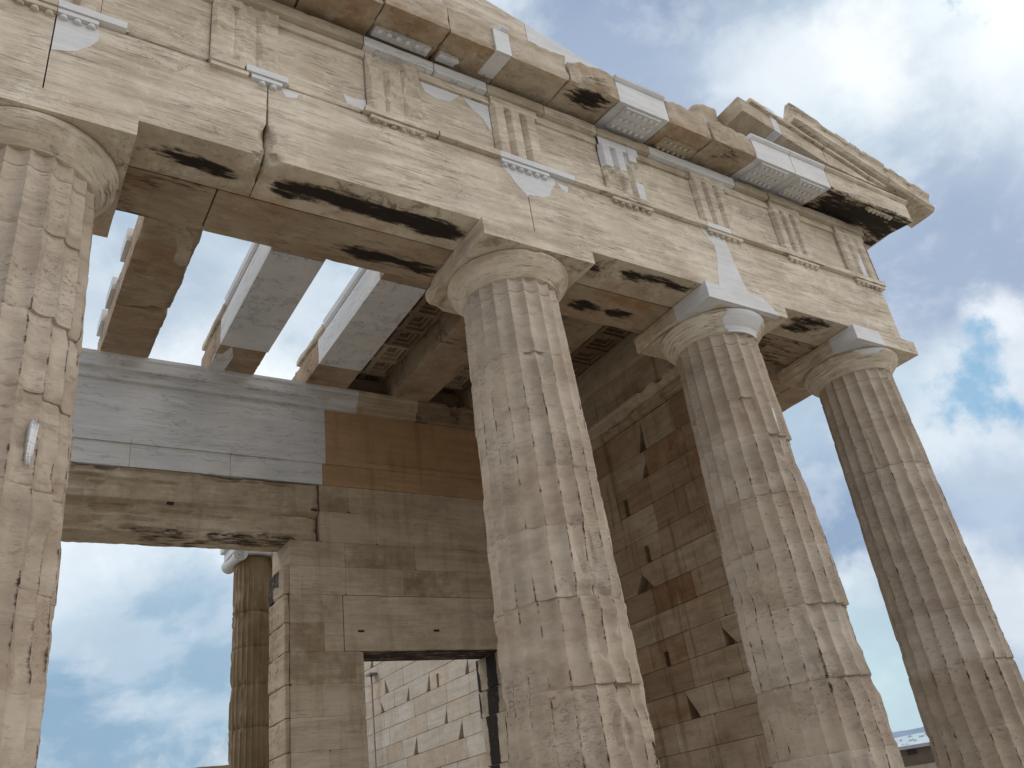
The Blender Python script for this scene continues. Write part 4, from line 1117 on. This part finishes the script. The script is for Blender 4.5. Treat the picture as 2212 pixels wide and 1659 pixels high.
def build_ground():
    m = plain('rock_and_gravel', (.40, .36, .30), .95, 0, .25, 1.2, .8)
    V = [(-6000, -6000, -.06), (6000, -6000, -.06), (6000, 6000, -.06), (-6000, 6000, -.06)]
    # gentle dip beyond the platform: one sheet
    n = 60; g = np.sign(np.linspace(-1, 1, n)) * np.abs(np.linspace(-1, 1, n)) ** 4 * 6000
    XX, YY = np.meshgrid(g, g); rr = np.hypot(XX - 5, YY - 4)
    ZZ = -.06 - 2.4 * sstep(rr, 16, 40) - 90 * sstep(rr, 120, 500) + 0 * XX + .05 * (fbm(np.stack([XX, YY, XX * 0], -1), .3, 3, 2) - .5)
    V = np.stack([XX, YY, ZZ], -1).reshape(-1, 3); F = [[i * n + j, i * n + j + 1, (i + 1) * n + j + 1, (i + 1) * n + j] for i in range(n - 1) for j in range(n - 1)]
    structure(mesh('ground', V, F, m))
    f = plain('floor_marble', (.48, .43, .36), .7, 0, .2, 2, .3)
    mb = MB(); prism(mb, [(-6, -.25), (13.8, -.25), (13.8, 9.5), (-6, 9.5)], 'z', -.05, -.002, 0)
    structure(fixn(mb.build('floor', f)))
    # hills on the horizon, distance haze mixed into their bluish colours
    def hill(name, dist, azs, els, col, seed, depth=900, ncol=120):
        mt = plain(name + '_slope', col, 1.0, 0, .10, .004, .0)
        V = []; F = []; nr = 8
        az = np.linspace(azs[0], azs[1], ncol)
        for r in range(nr):
            t = r / (nr - 1)
            for a in az:
                e = np.interp(a, els[0], els[1]); d = dist + depth * t
                h = (dist + depth) * math.tan(math.radians(e)) * math.sin(t * math.pi / 2) ** .8
                nn = (fbm(np.array([[a * .25, t * 1.5, seed]]), 2.0, 5, seed)[0] - .5) * dist * .006 * t
                V.append((CP[0] + d * math.sin(math.radians(a)), CP[1] + d * math.cos(math.radians(a)), -95 + (h + 97 + nn) * (t ** .7 if r else 0)))
        F = [[r * ncol + j, r * ncol + j + 1, (r + 1) * ncol + j + 1, (r + 1) * ncol + j] for r in range(nr - 1) for j in range(ncol - 1)]
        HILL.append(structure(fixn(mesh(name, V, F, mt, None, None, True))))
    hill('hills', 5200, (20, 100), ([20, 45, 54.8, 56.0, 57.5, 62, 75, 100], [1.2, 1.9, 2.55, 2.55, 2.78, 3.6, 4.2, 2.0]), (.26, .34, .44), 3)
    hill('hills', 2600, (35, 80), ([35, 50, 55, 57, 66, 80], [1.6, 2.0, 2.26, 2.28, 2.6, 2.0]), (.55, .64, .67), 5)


build_ground()


def city_and_hut():
    # low flat-roofed hut to the right, seen between the two right-hand columns
    az = math.radians(55.6); d0 = 46.0
    def P(a, el, d): return (CP[0] + d * math.sin(math.radians(a)), CP[1] + d * math.cos(math.radians(a)), CP[2] + d * math.tan(math.radians(el)))
    ux, uy = math.sin(az), math.cos(az)          # away from the viewer
    rx, ry = uy, -ux
    def L(a, b, z): return (CP[0] + ux * b + rx * a, CP[1] + uy * b + ry * a, z)
    wallm = plain('hut_plaster', (.16, .135, .10), .9, 0, .1, 2); roofm = plain('roof_edge_metal', (.33, .31, .35), .6, .2, .05, 2)
    lowm = plain('hut_base', (.30, .25, .19), .9, 0, .15, 2); dk = plain('hut_window_glass', (.015, .015, .02), .3)
    h = empty('hut', L(0, d0, -2.5), 'low dark hut with a grey flat roof edge, glimpsed between the two rightmost columns', 'hut')
    def bx(name, a0, a1, b0, b1, z0, z1, mt, tilt=0, par=None):
        V = [L(a, b, z + tilt * (a - a0)) for z in (z0, z1) for (a, b) in ((a0, b0), (a1, b0), (a1, b1), (a0, b1))]
        return fixn(mesh(name, V, [[0, 1, 2, 3], [4, 5, 6, 7], [0, 1, 5, 4], [1, 2, 6, 5], [2, 3, 7, 6], [3, 0, 4, 7]], mt, par or h))
    zt = 2.0 + d0 * math.tan(math.radians(1.74))
    w = bx('wall', -7, 7, d0, d0 + 5, -2.5, zt - .12, wallm)
    bx('roof', -7.5, 7.5, d0 - .5, d0 + 5.5, zt - .12, zt + .02, roofm, -.000)
    bx('window', -.35, .05, d0 - .03, d0 + .05, zt - .36, zt - .16, dk, 0, w)
    bx('base', -7.1, 7.1, d0 - .25, d0 + .02, -2.5, 2.0 + d0 * math.tan(math.radians(.72)), lowm, .0)
    # apartment houses far away on the lower slope, haze mixed into their pale colours
    rn = random.Random(5); cm = [plain('hazed_house_plaster', c, .9, 0, .06, .05) for c in ((.50, .57, .60), (.40, .46, .49), (.45, .51, .54))]
    from mathutils.bvhtree import BVHTree
    hm = HILL[-1].data; bvh = BVHTree.FromPolygons([v.co for v in hm.vertices], [list(p.vertices) for p in hm.polygons])
    for i in range(26):
        a = 54.0 + rn.random() * 3.4; el = 1.75 + .45 * rn.random()
        dv = Vector(P(a, el, 100.0)) - Vector(CP); hit = bvh.ray_cast(Vector(CP), dv.normalized())
        if hit[0] is None: continue
        x, y, z = hit[0]; s = rn.uniform(3, 7); hh = rn.uniform(1.5, 4); q = rn.uniform(-.5, .5); mt = rn.choice(cm)
        c_, s_ = math.cos(q), math.sin(q); sy = s * rn.uniform(.5, 1)
        def R(u, v): return (x + u * c_ - v * s_, y + u * s_ + v * c_)
        cs = [R(-s, -sy), R(s, -sy), R(s, sy), R(-s, sy)]
        V = [(p[0], p[1], z - 12) for p in cs] + [(p[0], p[1], z + hh) for p in cs]
        V += [(*R(-s * .3, -sy * .3), z + hh), (*R(s * .2, -sy * .3), z + hh), (*R(s * .2, sy * .3), z + hh), (*R(-s * .3, sy * .3), z + hh)]
        V += [(vx, vy, vz + 2.5) for (vx, vy, vz) in V[8:12]]
        F = [[0, 1, 5, 4], [1, 2, 6, 5], [2, 3, 7, 6], [3, 0, 4, 7], [4, 5, 6, 7], [8, 9, 13, 12], [9, 10, 14, 13], [10, 11, 15, 14], [11, 8, 12, 15], [12, 13, 14, 15]]
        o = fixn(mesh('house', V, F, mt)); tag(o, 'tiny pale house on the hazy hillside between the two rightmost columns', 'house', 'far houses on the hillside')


city_and_hut()
